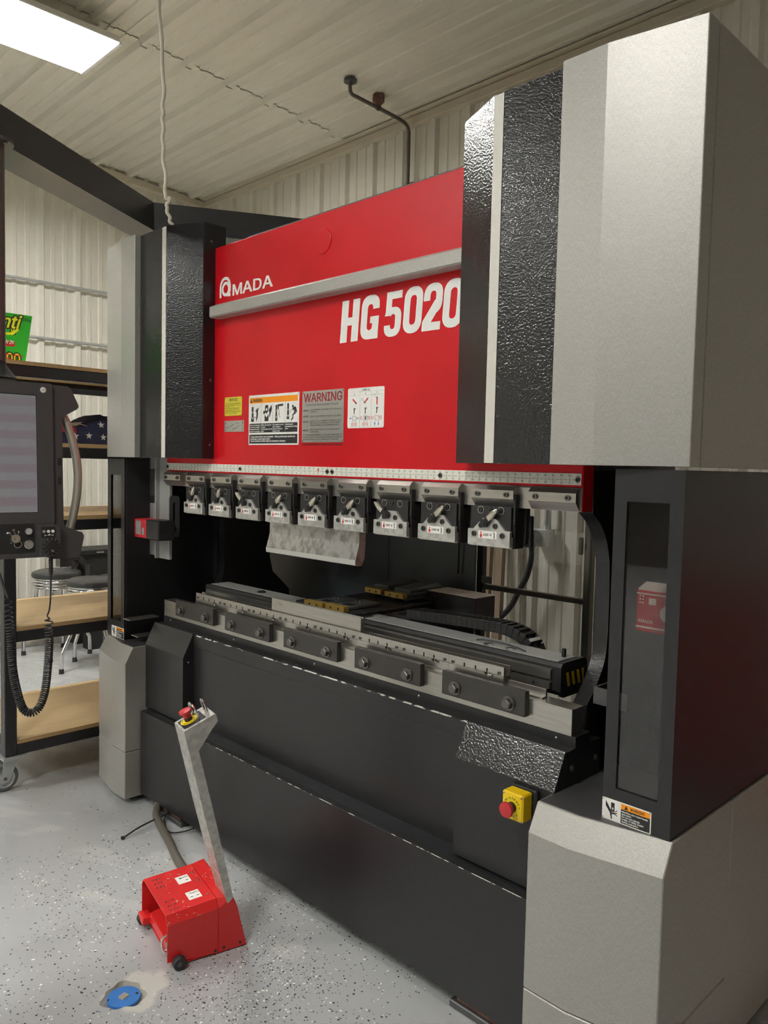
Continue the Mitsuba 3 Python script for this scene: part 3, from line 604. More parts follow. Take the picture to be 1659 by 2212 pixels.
# laser safety carrier on the left: aluminium rail with a red and black sensor
rail = put(P + 'sensor_rail', cat([bx(-1.238, -1.160, .000, .030, 1.115, 1.575, .001), bx(-1.158, -1.062, .004, .018, 1.105, 1.575, .001), bx(-1.166, -1.156, -.014, .016, 1.105, 1.575, .001)]), 'pewter', False, label='grey aluminium sensor rail')
put(rail + '__scale_label', bx(-1.236, -1.170, -.0008, .0004, 1.36, 1.395), 'soft_black', False)
put(rail + '__scale_face', bx(-1.235, -1.171, -.0006, .0004, 1.395, 1.52), 'graphite', False)
sens = put(P + 'laser_sensor', bx(-1.125, -1.010, -.080, .003, 1.200, 1.290, .004), 'charcoal', 20, label='black laser sensor with a red face')
put(sens + '__red_face', bx(-1.245, -1.1245, -.078, .0, 1.202, 1.288, .003), 'print_red', 20)
put(sens + '__label', cat([rect(-1.225, 1.217, -1.175, 1.280), rect(-1.165, 1.217, -1.145, 1.25)]), 'pewter', False, to=FRONT(0, -.0782, 0))
put(sens + '__lens', cat([flat(disc(x, z, .006)) for x, z in ((-1.095, 1.238), (-1.065, 1.245), (-1.040, 1.235))]), 'print_black', False, to=FRONT(0, -.0802, 0))
put(P + 'slot_bracket', cat([prism_x(rnd(sbox(.0, 1.21, .05, 1.40), .01).difference(rnd(sbox(.016, 1.235, .030, 1.37), .005)), -1.060, -1.052)]), 'graphite', False, label='slotted black bracket')

# bed bar, table plates with hex bolts
bed = put(P + 'bed_bar', bx(-1.08, 1.08, -.010, .049, .8475, .9205, .0008), 'ground_steel', False, label='ground steel bed bar')
PLATE = mikit.ply(bx(-.1525, .1525, -.031, -.010, .8705, .9425, .0012), 'dark_steel', False)
PSLOT = mikit.ply(bx(-.006, .006, -.0315, -.012, .862, .874), 'steel', False)
t = np.arange(6) * math.pi / 3
hexh = ext(Polygon(np.c_[.0158 * np.cos(t + .3), .0158 * np.sin(t + .3)]), .013)
top = hull(np.vstack([np.c_[.0158 * np.cos(t + .3), .0158 * np.sin(t + .3), np.full(6, .012)], np.c_[.0125 * np.cos(t + .3), .0125 * np.sin(t + .3), np.full(6, .0145)]]))
HEX = mikit.ply(cat([hexh, top]), 'gun_steel', False)
WASH = mikit.ply(ext(Point(0, 0).buffer(.0210, quad_segs=6), .004), 'gun_steel', 25)
for i in range(5):
    cx = .395 * (i - 2)
    k = put(P + 'table_plate', PLATE, None, to=trans(cx, 0, 0), label='dark steel plate with two hex bolts')
    for dx in (-.0985, .0985):
        put(k + '__washer', WASH, None, to=FRONT(cx + dx, -.031, .8985)); put(k + '__hex_bolt', HEX, None, to=FRONT(cx + dx, -.035, .8985))
put(P + 'rail_seat', prism_x([(.012, .9205), (.012, .9275), (.018, .9275), (.018, .9355), (.030, .9355), (.030, .9205)], -.86, .84), 'steel', False)
put(P + 'rail_channel', cat([bx(.84, .972, .026, .034, .9205, .946, .0008), bx(.84, .972, .010, .03, .9205, .9255, .0008)]), 'steel', False)

# base: table, slope boxes, front panels
base = Polygon([(-.005, .8475), (-.005, .8180), (-.042, .8150), (-.0475, .8120), (-.0475, .05), (.124, .05), (.124, .818), (.069, .818), (.068, .8475)])
B = put(P + 'base', prism_x(base, -1.09, 1.09), 'charcoal', False, label='charcoal base with a step under the bed')
for x in (-1.03, -.52, .0, .52, 1.03): put(B + '__screw', SCREW_S, None, to=FRONT(x, -.005, .831))
for y, z in ((.0983, .7682), (-.0215, .7676)): put(B + '__side_bolt', SCREW, None, to=EAST(1.0905, y, z) @ np.diag([1.5, 1.5, 1.5, 1]))
put(B + '__worn_edge', cat([prism_x([(-.0478, .8117), (-.0478, .8130), (-.0425, .8153), (-.0420, .8145)], -.755, .755)]), 'worn_edge', False, label='chipped upper edge')
slope = Polygon([(-.044, .8175), (-.052, .8195), (-.0995, .7225), (-.0995, .438), (-.044, .438)])
sb_ = pair('slope_box', prism_x(slope, .757, 1.0895), 'black_hammer', False, 'textured black box with a sloped top, right end of the base', 'black box with a sloped top, left end of the base')
for s, k in zip((1, -1), sb_):
    fp = bx(.7575, 1.089, -.1003, -.0993, .438, .7215); put(k + '__front_face', fp if s > 0 else mirror(fp), 'charcoal', False)
    ip = bx(.7560, .7572, -.0985, -.0478, .44, .715); put(k + '__inner_face', ip if s > 0 else mirror(ip), 'charcoal', False)
    put(k + '__screw', SCREW_S, None, to=EAST(-.7555, -.075, .70) if s < 0 else M4((.7555, -.075, .70), (0, -1, 0), (0, 0, 1), (-1, 0, 0)))
rp = put(P + 'recess_panel', bx(-.738, .738, -.0485, -.0470, .446, .7635, .0004), 'charcoal', False, label='recessed charcoal panel')
for x, z in ((-.66, .735), (-.50, .742), (-.28, .735), (.0, .74), (.32, .735), (.60, .733)): put(rp + '__hole', flat(disc(x, z, .0028)), 'print_black', False, to=FRONT(0, -.0485, 0))
put(P + 'recess_rim', cat([bx(-.757, .757, -.0490, -.0475, .766, .812, .0004)]), 'charcoal', False)
lp = put(P + 'lower_panel', cat([bx(-1.062, 1.09, -.1355, -.120, .047, .4285, .0012), bx(-1.062, 1.09, -.134, -.112, .4235, .4285, .0006)]), 'charcoal', False, label='wide charcoal lower panel')
put(lp + '__worn_edge', bx(-.70, 1.088, -.1358, -.1335, .4272, .4290, .0005), 'worn_edge', False, label='chipped top edge')
for x, z in ((-.10, .118), (.42, .118), (-.52, .39)): put(lp + '__hole', flat(disc(x, z, .003)), 'print_black', False, to=FRONT(0, -.1355, 0))
put(P + 'lower_gap', bx(-1.06, 1.09, -.112, -.048, .405, .43), 'inner_black', False)
put(P + 'under_body', bx(-1.05, 1.09, -.06, .70, .05, .42), 'inner_black', False)
for x0, x1 in ((-.935, -.72), (.78, .985)):
    f = put(P + 'levelling_foot', bx(x0, x1, -.128, .05, 0, .022, .003), 'graphite', False, label='steel levelling foot')
    put(f + '__pad', bx(x0 + .02, x1 - .02, -.118, .04, .022, .052, .002), 'rust', False)

# emergency stop
es = put(P + 'emergency_stop', bx(.9692, 1.0358, -.160, -.116, .6385, .7115, .004), 'yellow', 30, label='yellow emergency stop box with a red button')
put(es + '__backing', bx(.966, 1.048, -.116, -.0995, .636, .716, .003), 'soft_black', False)
put(es + '__legend_ring', lathe([(.014, 0), (.0305, 0), (.0305, .0008), (.014, .0008), (.014, 0)], (1.0025, -.160, .6745), (0, -1, 0), 32), 'yellow_label', 30)
put(es + '__collar', lathe([(.014, 0), (.014, .012), (.0001, .012)], (1.0025, -.160, .6745), (0, -1, 0), 20), 'soft_black', 30)
put(es + '__red_button', lathe([(.0125, .010), (.0125, .019), (.0195, .021), (.0205, .024), (.0195, .030), (.010, .0325), (.0001, .033)], (1.0025, -.160, .6745), (0, -1, 0), 28), 'button_red', 40)
arc_t = []
for s_, a0, a1, rr, flip in (('EMERGENCY', 165, 12, .0212, False), ('STOP', 228, 312, .0272, True)):
    for i, c in enumerate(s_):
        a = math.radians(a0 + (a1 - a0) * i / (len(s_) - 1)); m = text(c, .0058, .0003, True, cx=0)
        ang = a - math.pi / 2 if not flip else a + math.pi / 2
        m.apply_transform(trimesh.transformations.rotation_matrix(ang, (0, 0, 1))); m.apply_translation((rr * math.cos(a), rr * math.sin(a), 0)); arc_t.append(m)
put(es + '__legend', cat(arc_t), 'print_black', False, to=FRONT(1.0025, -.1606, .6745))
for x in (.9745, 1.0305):
    for z in (.644, .706): put(es + '__screw', SCREW_S, None, to=FRONT(x, -.160, z) @ np.diag([.8, .8, .8, 1]))

# back gauge: beam, linear stage, brass fingers, cable chain
bm = Polygon([(.134, .995), (.128, .985), (.128, .915), (.140, .90), (.225, .90), (.262, .935), (.262, .985), (.25, .995)])
GB = put(P + 'gauge_beam', prism_x(bm, -.95, .945), 'soft_black', False, label='long black back gauge beam')
put(GB + '__top_plate', bx(-.94, .93, .15, .245, .994, .9975, .001), 'pewter', False)
put(GB + '__linear_rail', cat([prism_x([(.128, .978), (.118, .974), (.118, .948), (.128, .944)], -.93, .925), prism_x([(.128, .940), (.114, .938), (.114, .920), (.128, .918)], -.93, .925)]), 'rail_steel', False, label='steel linear rail')
put(GB + '__rail_hole', cat([flat(disc(-.6 + .105 * i, .929, .0045)) for i in range(15)]), 'print_black', False, to=FRONT(0, .1138, 0))
put(GB + '__end_cap', prism_x(rnd(bm.buffer(.004), .004), .945, .957), 'charcoal', False, label='black end cap with yellow stripes')
strp = unary_union([Polygon([(.150 + .028 * i, .972), (.163 + .028 * i, .972), (.175 + .028 * i, .925), (.162 + .028 * i, .925)]) for i in range(-1, 4)]).intersection(sbox(.148, .926, .248, .968))
put(GB + '__hazard_stripe', flat(strp), 'yellow', False, to=EAST(.957, 0, 0))
for i, x in enumerate((.660, .745)):
    put(GB + '__cover_screw', lathe([(.016, 0), (.016, .002), (.012, .003), (.0001, .003)], (x, .165, .9975), (0, 0, 1), 18), 'chrome', 30)
put(GB + '__strap', tube([(.60, .18, 1.000), (.63, .185, 1.004), (.70, .19, 1.004), (.77, .172, 1.004), (.80, .17, 1.000)], .0022, 6, 4), 'rubber', 30)
put(GB + '__pin', cyl((.91, .21, .9975), (.91, .21, 1.022), .007, 10), 'soft_black', 30)
put(GB + '__stop_ring', lathe([(.02, -.03), (.02, .0), (.012, .004), (.0001, .004)], (-.60, .19, 1.0), (0, 0, 1), 12), 'soft_black', 30)
ST = put(P + 'gauge_stage', cat([bx(-.255, .075, .14, .58, .9985, 1.012, .002), bx(.030, .075, .10, .16, .955, 1.012, .003)]), 'soft_black', 20, label='black gauge stage')
put(ST + '__guide_profile', cat([bx(.030, .070, .13, .60, .985 + .012 * i, .994 + .012 * i, .002) for i in range(2)]), 'rail_steel', 20, label='grooved guide profile')
put(ST + '__rack_hole', cat([flat(disc(.17 + .012 * i, 1.0095, .0022)) for i in range(32)]), 'steel', False, to=EAST(.0752, 0, 0))
put(ST + '__side_plate', bx(.080, .20, .285, .300, .935, .998, .002), 'soft_black', 20)
tag_ = put(ST + '__paper_label', bx(.095, .150, .2838, .2850, .950, .980), 'print_white', False, label='white label marked P2')
put(ST + '__label_ink', cat([moved(text('P2', .014, bold=False), .117, .958)] + [rect(.102, .957 + .008 * i, .111, .9585 + .008 * i) for i in range(3)]), 'print_black', False, to=FRONT(0, .2837, 0))
put(ST + '__motor_box', bx(.035, .285, .565, .69, .94, 1.050, .003), 'graphite', 20, label='dark motor box')
put(ST + '__motor_lid', bx(.034, .286, .563, .691, 1.050, 1.0535, .001), 'tan', 20, label='tan lid of the motor box')
for (x0, x1, ya, yb, z, back) in ((-.200, -.092, .104, .30, 1.030, False), (-.088, .020, .116, .31, 1.030, False), (-.190, -.094, .42, .66, 1.052, True), (-.066, .038, .413, .66, 1.052, True)):
    F_ = put(P + 'gauge_finger', cat([bx(x0 + .004, x1 - .004, ya + .026, yb, z - .016, z - .004, .002), bx(x0 + .01, x0 + .03, ya + .03, yb, z - .034, z - .016, .002), bx(x1 - .03, x1 - .01, ya + .03, yb, z - .034, z - .016, .002)]), 'gauge_plate', 20, label='black gauge finger')
    put(F_ + '__brass_stop', bx(x0, x1, ya, ya + .026, z - .022, z, .001), 'brass', 20, label='brass stop bar')
    for q in (.3, .7): put(F_ + '__stop_hole', flat(disc(x0 + (x1 - x0) * q, z - .012, .0045)), 'print_black', False, to=FRONT(0, ya, 0))
    if back: put(F_ + '__cover', hull([(x0 + .008, ya + .05, z - .004), (x1 - .008, ya + .05, z - .004), (x0 + .008, yb, z + .008), (x1 - .008, yb, z + .008), (x0 + .008, ya + .05, z + .010), (x1 - .008, ya + .05, z + .010), (x0 + .02, yb - .02, z + .024), (x1 - .02, yb - .02, z + .024)]), 'gauge_plate', 15)
    else:
        put(F_ + '__slot', bx(x0 + .035, x1 - .020, ya + .05, ya + .085, z - .0045, z - .0036), 'print_black', False)
        for q in range(4): put(F_ + '__screw', SCREW_S, None, to=trans(x0 + .03 + .013 * q, ya + .13 + .012 * (q % 2), z - .004))
put(P + 'gauge_carriage', cat([bx(-.26, .10, .118, .20, .93, 1.0, .004), bx(-.30, -.20, .14, .26, .99, 1.01, .003)]), 'soft_black', 20, label='black gauge carriage')
# cable chain
cpts = smooth_path([(.20, .30, 1.012), (.30, .30, 1.018), (.42, .30, 1.024), (.52, .30, 1.028), (.62, .30, 1.030), (.68, .30, 1.022), (.724, .30, 1.004), (.746, .30, .978), (.750, .30, .945), (.745, .30, .90)], 6)
CC = put(P + 'cable_chain', tube(cpts, .010, 8), 'rubber', 40, label='black cable chain with open links')
seg = np.linalg.norm(np.diff(cpts, axis=0), axis=1).cumsum(); L = seg[-1]; ts = np.arange(0, L, .024)
P3 = np.stack([np.interp(ts, np.r_[0, seg], cpts[:, a]) for a in range(3)], 1)
for a, b in zip(P3[:-1], P3[1:]):
    d = (b - a) / np.linalg.norm(b - a); u_ = np.array([0, 1.0, 0]); n_ = np.cross(d, u_); n_ *= -1 if n_[2] * 0 + (n_ @ np.array([.3, 0, 1])) < 0 else 1
    fr = M4((a + b) / 2, d, u_, n_)
    link = cat([bx(-.0125, .0125, -.034, -.028, -.018, .018, .002), bx(-.0125, .0125, .028, .034, -.018, .018, .002), bx(-.006, .006, -.030, .030, .014, .018), bx(-.006, .006, -.030, .030, -.018, -.014)])
    link.apply_transform(fr); put(CC + '__link', link, 'soft_black', False)
for i in (-2, -4):
    a, b = P3[i - 1], P3[i]; d = (b - a) / np.linalg.norm(b - a); n_ = np.cross(d, (0, 1.0, 0)); n_ *= -1 if n_ @ np.array([.3, 0, 1]) < 0 else 1
    m = bx(-.006, .006, -.03, .03, .0182, .0188); m.apply_transform(M4((a + b) / 2, d, (0, 1, 0), n_)); put(CC + '__white_tag', m, 'print_white', False)

# ------------------------------------------------------------------ tooling clamped in the machine
hb = cat([bx(-.0725, .0725, -.022, -.002, 1.375, 1.4500, .001), bx(-.0725, .0725, -.004, .030, 1.336, 1.4485, .001)])
HB = mikit.ply(hb, 'soft_black', False)
fpoly = Polygon([(-.0755, -.0235), (.0755, -.0235), (.0755, .0235), (.058, .0235), (.026, .0555), (-.022, .0555), (-.056, .0235), (-.0755, .0235)])
fpoly = rnd(fpoly, .002)
fm = ext(fpoly, .010)
skirt = prism_x([(-.0300, 1.3555), (-.0200, 1.3330), (.004, 1.3330), (.004, 1.3555)], -.0755, .0755)
HF = mikit.ply(fm, 'bead_steel', False); HS = mikit.ply(skirt, 'bead_steel', False)
HR = mikit.ply(cat([bx(-.060, .086, .030, .052, 1.345, 1.4485, .002), bx(-.060, .092, .046, .064, 1.335, 1.425, .003), bx(.0760, .0835, -.018, -.001, 1.400, 1.487, .001), bx(.071, .080, -.012, .030, 1.333, 1.44, .001)]), 'soft_black', False)
HP = mikit.ply(bx(.070, .079, -.02, .002, 1.334, 1.366, .0008), 'gun_steel', False)
def lever_mesh(a):
    d = np.array([math.cos(a), math.sin(a)]); n_ = np.array([-d[1], d[0]])
    hub = cat([ext(Point(0, 0).buffer(.0125, quad_segs=6), .012), ext(Point(0, 0).buffer(.0065, quad_segs=5), .0145)])
    arm = ext(Polygon([tuple(v) for v in (n_ * .010, d * .022 + n_ * .008, d * .022 - n_ * .008, -n_ * .010)]), .010)
    g = hull([tuple(v) + (z,) for v in (d * .020 + n_ * .0075, d * .040 + n_ * .0095, d * .058 + n_ * .006, d * .066 + n_ * .001, d * .058 - n_ * .005, d * .020 - n_ * .0075) for z in (.001, .011)] + [tuple(d * .050 + n_ * .002) + (.016,), tuple(d * .030) + (.013,)])
    return cat([hub, arm]), g
LV = {}
for nm, a in (('r', math.radians(40)), ('l', math.radians(142)), ('u', math.radians(52))):
    h, g = lever_mesh(a); LV[nm] = (mikit.ply(h, 'soft_black', 30), mikit.ply(g, 'key_steel', 25))
AGL = mikit.ply(prism_y(rnd(sbox(-.033, -.0110, .033, .0110), .002), -.0004, 0), 'print_white', False)
agt = cat([moved(text('AGRIP-M', .0062, bold=True, w=.030), -.0155, -.0030), flat(body((((.0245, -.008), (.0250, .002), (.0235, .007)), .0014)))])
AGT = mikit.ply(agt, 'print_black', False)
AGR = mikit.ply(flat(unary_union([disc(-.0235, -.003, .0044), sbox(-.0250, .0, -.0220, .0085), bar2((-.0275, -.008), (-.0195, -.008), .002)])), 'print_red', False)
STAR = mikit.ply(flat(unary_union([Point(0, 0).buffer(.0108, quad_segs=6).difference(Point(0, 0).buffer(.0095, quad_segs=6))] + [bar2((.0105 * math.cos(a), .0105 * math.sin(a)), (.0130 * math.cos(a), .0130 * math.sin(a)), .0012) for a in np.arange(8) * math.pi / 4])), 'print_grey', False)
names = ['first', 'second', 'third', 'fourth', 'fifth', 'sixth', 'seventh', 'eighth', 'ninth']
for i in range(9):
    x = CX[i + 1] - .003; y = 0.0
    side_ = 'l' if i in (2, 6) else ('u' if i in (0, 1) else 'r')
    turn = 'lever to the left' if i in (2, 6) else 'lever to the right'
    end = ' at the right end of the row' if i == 8 else (' at the left end of the row' if i == 0 else ' from the left')
    k = thing('punch_holder', ('%s punch holder%s under the ram, %s' % (names[i], end, turn)) if i not in (0, 8) else 'punch holder%s under the ram, %s' % (end, turn), 'tool holder', 'punch holders in a row under the ram')
    put(k + '__body', HB, None, to=trans(x, y, 0)); put(k + '__rear_clamp', HR, None, to=trans(x, y, 0))
    put(k + '__face_plate', HF, None, to=FRONT(x, -.0200, 1.3595)); put(k + '__lower_jaw', HS, None, to=trans(x, 0, 0)); put(k + '__end_plate', HP, None, to=trans(x, 0, 0))
    put(k + '__lever', LV[side_][0], None, to=FRONT(x - .011, -.0295, 1.4015)); put(k + '__lever__grip', LV[side_][1], None, to=FRONT(x - .011, -.0320, 1.4015))
    lb = put(k + '__label_plate', AGL, None, to=trans(x - .003, -.0299, 1.3680))
    put(lb + '__lettering', AGT, None, to=FRONT(x - .003, -.0302, 1.3680)); put(lb + '__red_mark', AGR, None, to=FRONT(x - .003, -.0302, 1.3680))
    for dx, z in ((-.0515, 1.3690), (.0500, 1.3690), (-.0265, 1.3945), (.0245, 1.3945)): put(k + '__bolt', BOLT_DARK, None, to=FRONT(x + dx, -.0298, z) @ np.diag([1.15, 1.15, 1, 1]))
    for dx in (-.051, .050): put(k + '__pin', BOLT_DARK, None, to=FRONT(x + dx, -.0260, 1.3455) @ np.diag([.55, .55, .5, 1]))
    for dx in (-.036, .0, .036): put(k + '__set_screw', BOLT_DARK, None, to=FRONT(x + dx, -.0215, 1.4390))
    for dx in (-.036, .036): put(k + '__dial_mark', STAR, None, to=FRONT(x + dx, -.0222, 1.4390))

pu = Polygon([(.014, 1.334), (.014, 1.288), (-.001, 1.236), (-.003, 1.2325), (-.0015, 1.2145), (.004, 1.2115), (.0280, 1.2110), (.040, 1.235), (.044, 1.29), (.044, 1.334)])
k = thing('punch', 'wide grey steel punch blade hanging from the middle holders', 'punch')
put(k + '__blade', prism_x(pu, -.308, .207), 'smudged_steel', False)
put(k + '__edge_bevel', prism_x([(-.0028, 1.2328), (-.0038, 1.2325), (-.0024, 1.2145), (-.0012, 1.2142)], -.308, .207), 'aluminium', False, label='bright tip bevel')
put(k + '__etching', cat([moved(text(s, .0045), -.275, 1.3155 - .0065 * i) for i, s in enumerate(('NO. 8 88-R0.2', '500 kN/m', 'H=105', 'SER. 2'))] + [flat(disc(-.286, 1.314, .004).difference(disc(-.286, 1.314, .0028)))]), 'print_grey', False, to=FRONT(0, .0131, 0))

k = thing('die', 'flat steel bending die standing in the slotted die rail', 'die')
dp = Polygon([(.0215, .960), (.0215, 1.0315), (.0260, 1.0315), (.0300, 1.0265), (.0340, 1.0315), (.0385, 1.0315), (.0385, .960)])
put(k + '__body', prism_x(dp, -.298, .215), 'ground_steel', False)
put(k + '__etching', cat([moved(text(s, .003), -.255, 1.0165 - .0050 * i) for i, s in enumerate(('AR 45 V=6', '300 kN/m 88', 'H=60'))] + [flat(disc(-.265, 1.0145, .004).difference(disc(-.265, 1.0145, .003))), flat(disc(-.279, 1.004, .0025))]), 'print_grey', False, to=FRONT(0, .0214, 0))

k = thing('die_rail', 'slotted steel die rail in eight segments along the bed', 'die rail')
SW = .2095
slots = unary_union([rnd(sbox(x - .0028, .9570, x + .0028, .9700), .0024) for x in (-.043, .0, .043)])
fr_ = sbox(-SW / 2 + .0003, .9572, SW / 2 - .0003, .9830).difference(slots)
cut = unary_union([disc(.046, .958, .0115, 8)])
segm = cat([prism_y(fr_, .0100, .0165), bx(-SW / 2 + .0003, SW / 2 - .0003, .0165, .0200, .9355, .9790), prism_y(sbox(-SW / 2 + .0003, .9355, SW / 2 - .0003, .9566).difference(cut), .0085, .0165),
            bx(-SW / 2 + .0003, SW / 2 - .0003, .0200, .0420, .9355, .9560), bx(-SW / 2 + .0003, SW / 2 - .0003, .0395, .0455, .9560, .9830, .0005)])
SEG = mikit.ply(segm, 'ground_steel', False)
SLOT = mikit.ply(bx(-.0022, .0022, -.0008, .0008, .957, .9690), 'print_black', False)
LEV = mikit.ply(cat([cyl((.046, .004, .951), (.066, -.004, .9525), .0035, 8), cyl((.046, .012, .952), (.046, .004, .951), .005, 8)]), 'chrome', 30)
POCKET = mikit.ply(cat([bx(.036, .057, .0155, .0162, .9470, .9566)]), 'print_black', False)
BR = mikit.ply(socket_bolt(.0050, .0035), 'gun_steel', 25)
for i in range(8):
    x = -.838 + SW * (i + .5)
    s = put(k + '__segment', SEG, None, to=trans(x, 0, 0))
    for dx in (-.043, .0, .043): put(s + '__slot', SLOT, None, to=trans(x + dx, .0162, 0))
    for dx in (-.088, .088): put(s + '__bolt', BR, None, to=FRONT(x + dx, .0100, .9640))
    put(s + '__pocket', POCKET, None, to=trans(x, 0, 0)); put(s + '__pin', LEV, None, to=trans(x, .010 if i > 2 else 0, 0))

# ------------------------------------------------------------------ control pendant on its swing arm
CP = thing('control_pendant', 'black control pendant with portrait screen hanging from a dark swing arm at the left', 'control panel')
K = CP + '__'
zt, zb, aw = 2.800, 2.668, .165
el, p_out, p_back = np.array([-1.3652, .0810]), np.array([-.640, -1.076]), np.array([-.93, .886])
def beam_plan(a, b, w):      # the face towards the viewer runs a-b, the beam lies behind it
    d = (b - a) / np.linalg.norm(b - a); n_ = np.array([-d[1], d[0]])
    if n_ @ (np.array([-3.0, 0.5]) - a) < 0: n_ = -n_
    return d, n_
d1, n1 = beam_plan(el, p_out, aw); d2, n2 = beam_plan(el, p_back, aw)
# outer mitre corner
A_ = np.array([d1, -d2]).T; s_ = np.linalg.solve(A_, (el + n2 * aw) - (el + n1 * aw)); oc = el + n1 * aw + d1 * s_[0]
def beam(a_pts, name, label):
    put(K + name, prism_z(rnd(Polygon([tuple(q) for q in a_pts]), .003), zb, zt), 'black_arm', False, label=label)
bsdf('black_arm', two(pr((.030, .031, .034), 0.33)))
beam([el, p_out, p_out + n1 * aw, oc], 'swing_arm', 'dark steel swing arm')
beam([el, oc, p_back + n2 * aw, p_back], 'arm_root', 'dark steel arm section behind the ram')
put(K + 'arm_mast', bx(-1.0, -.86, .90, 1.0, .0, 2.70, .004), 'black_arm', False)
PX, PY = -.800, -.830
put(K + 'pole', cyl((PX, PY, 1.86), (PX, PY, zb), .031, 24), 'pole_paint', 30, label='dark pole')
put(K + 'pole_flange', cat([cyl((PX, PY, zb - .012), (PX, PY, zb), .062, 24), cyl((PX + .044, PY + .02, zb - .018), (PX + .044, PY + .02, zb - .010), .008, 10)]), 'graphite', 30)
put(K + 'pole_foot', lathe([(.031, .06), (.034, .045), (.062, .008), (.070, 0), (.0001, 0)], (PX, PY, 1.842), (0, 0, 1), 28), 'soft_black', 35)
# local frame: u along the face, w up, v outwards
eu = np.array([.083, .9966, 0]); ev0 = np.array([.9966, -.083, 0]); tl = math.radians(2.6)
ew = np.array([0, 0, 1]) * math.cos(tl) - ev0 * math.sin(tl); ev = np.cross(eu, ew)
PEN = M4(np.array([-.74, -.83, 1.52]) , eu, ew, ev)
def pen(name, mesh, mat, smooth=20, label=None, extra=None): mesh = mesh.copy(); mesh.apply_transform(PEN); return put(name, mesh, mat, smooth, label=label, extra=extra)
Z_ = 1.52
bodyp = rnd(sbox(-.190, -.320, .168, .310), .008, 3)
HOU = pen(K + 'housing', cat([ext(bodyp.difference(rnd(sbox(-.130, -.158, .1145, .266), .003)), .016), moved(ext(bodyp, .085), 0, 0, -.0851)]), 'charcoal_matte', 25, 'charcoal pendant housing') if bsdf('charcoal_matte', two(pr((.048, .048, .049), 0.42))) else None
wing = rnd(Polygon([(.160, .308), (.228, .306), (.240, .296), (.266, .236), (.262, .226), (.212, .196), (.204, .186), (.204, -.200), (.212, -.214), (.272, -.236), (.278, -.250), (.262, -.322), (.250, -.330), (.160, -.330)]), .006, 3)
wl = affinity.scale(wing, -1, 1, origin=(-.011, 0))
pen(K + 'side_wing', moved(ext(wing, .075), 0, 0, -.070), 'charcoal_matte', 25); pen(K + 'side_wing', moved(ext(wl, .075), 0, 0, -.070), 'charcoal_matte', 25)
SCR = pen(K + 'screen', moved(ext(sbox(-.130, -.158, .1145, .266), .002), 0, 0, .004), 'screen_glass', False, 'glossy portrait screen showing a dim grey picture', extra={'emitter': {'type': 'area', 'radiance': rgb((.042, .041, .043))}})
pen(K + 'screen__bezel', moved(ext(sbox(-.134, -.162, .1185, .270).difference(sbox(-.128, -.156, .1125, .264)), .003), 0, 0, .006), 'print_black', False)
bd = pen(K + 'round_badge', lathe([(.0105, .0), (.0105, .0012), (.0001, .0014)], (.1355, .2855, .016), (0, 0, 1), 24), 'print_white', 30, 'round white badge')
pen(bd + '__print', moved(cat([flat(outl(disc(.1355, .2855, .0098, 6), .0008)), moved(text('S', .008, bold=True, cx=0), .1335, .2815), moved(text('G', .008, bold=True, cx=0), .1385, .2815)]), 0, 0, .0174), 'print_grey', False)
for sg_ in (1, -1):
    hp = smooth_path([(.215, .205, -.030), (.232, .165, -.022), (.252, .08, -.012), (.262, 0, -.010), (.260, -.08, -.012), (.250, -.16, -.022), (.236, -.222, -.030)], 6)
    if sg_ < 0: hp[:, 0] = -.022 - hp[:, 0]
    pen(K + 'handle', tube(hp, .0155, 14), 'handle_bronze' if 'handle_bronze' in scene else bsdf('handle_bronze', two(pr((.50, .47, .41), .35, .7))), 40, 'curved metal handle')
# panel with key switch and buttons
PN = pen(K + 'switch_panel', moved(ext(rnd(sbox(-.150, -.300, .098, -.197), .002), .0025), 0, 0, .0155), 'soft_black', False, 'black switch panel')
def ringlet(x, y, r0, r1, h, mat, nm, lab=None): return pen(PN + '__' + nm, lathe([(r1, 0), (r1, h * .8), (r1 * .93, h), (r0, h), (r0, h * .5), (.0001, h * .5)], (x, y, .018), (0, 0, 1), 24), mat, 30, lab)
ringlet(.032, -.249, .006, .0155, .010, 'key_steel', 'key_switch', 'steel key switch with a key')
ky = cat([tube([(.032 + .0 + .0 * a, -.249, .026) for a in (0, 1)] if False else [(.032, -.249, .022), (.032, -.252, .040)], .003, 8), tube([(.036 + .0125 * math.cos(a), -.268 + .0125 * math.sin(a), .034) for a in np.linspace(0, 2 * math.pi, 20)], .0012, 6), hull([(.027, -.258, .036), (.037, -.258, .036), (.027, -.242, .036), (.037, -.242, .036), (.027, -.258, .039), (.037, -.258, .039), (.027, -.242, .039), (.037, -.242, .039)])])
pen(PN + '__key', ky, 'key_steel', 30)
ringlet(.076, -.224, .0125, .0150, .007, 'soft_black', 'button_ring'); pen(PN + '__white_button', lathe([(.0122, 0), (.0122, .005), (.0001, .0055)], (.076, -.224, .0185), (0, 0, 1), 22), 'white_button' if 'white_button' in scene else bsdf('white_button', two(pr((.42, .42, .42), .4))), 30)
ringlet(.077, -.272, .0125, .0160, .006, 'key_steel', 'button_ring'); pen(PN + '__grey_button', lathe([(.0124, 0), (.0124, .004), (.0001, .0045)], (.077, -.272, .0185), (0, 0, 1), 22), 'pewter', 30)
mk_ = [rect(.0755, -.228, .0765, -.220, z=.0242), flat(outl(disc(.027, -.219, .0032), .0009), z=.0182), flat(disc(.043, -.225, .0022), z=.0182), rect(.004, -.229, .016, -.2265, z=.0182), flat(disc(.006, -.2278, .0032), z=.0182)]
mk_ += [flat(bar2((.032 + .018 * math.cos(a), -.249 + .018 * math.sin(a)), (.032 + .022 * math.cos(a), -.249 + .022 * math.sin(a)), .0016), z=.0182) for a in np.radians((60, 95, 135, 225))]
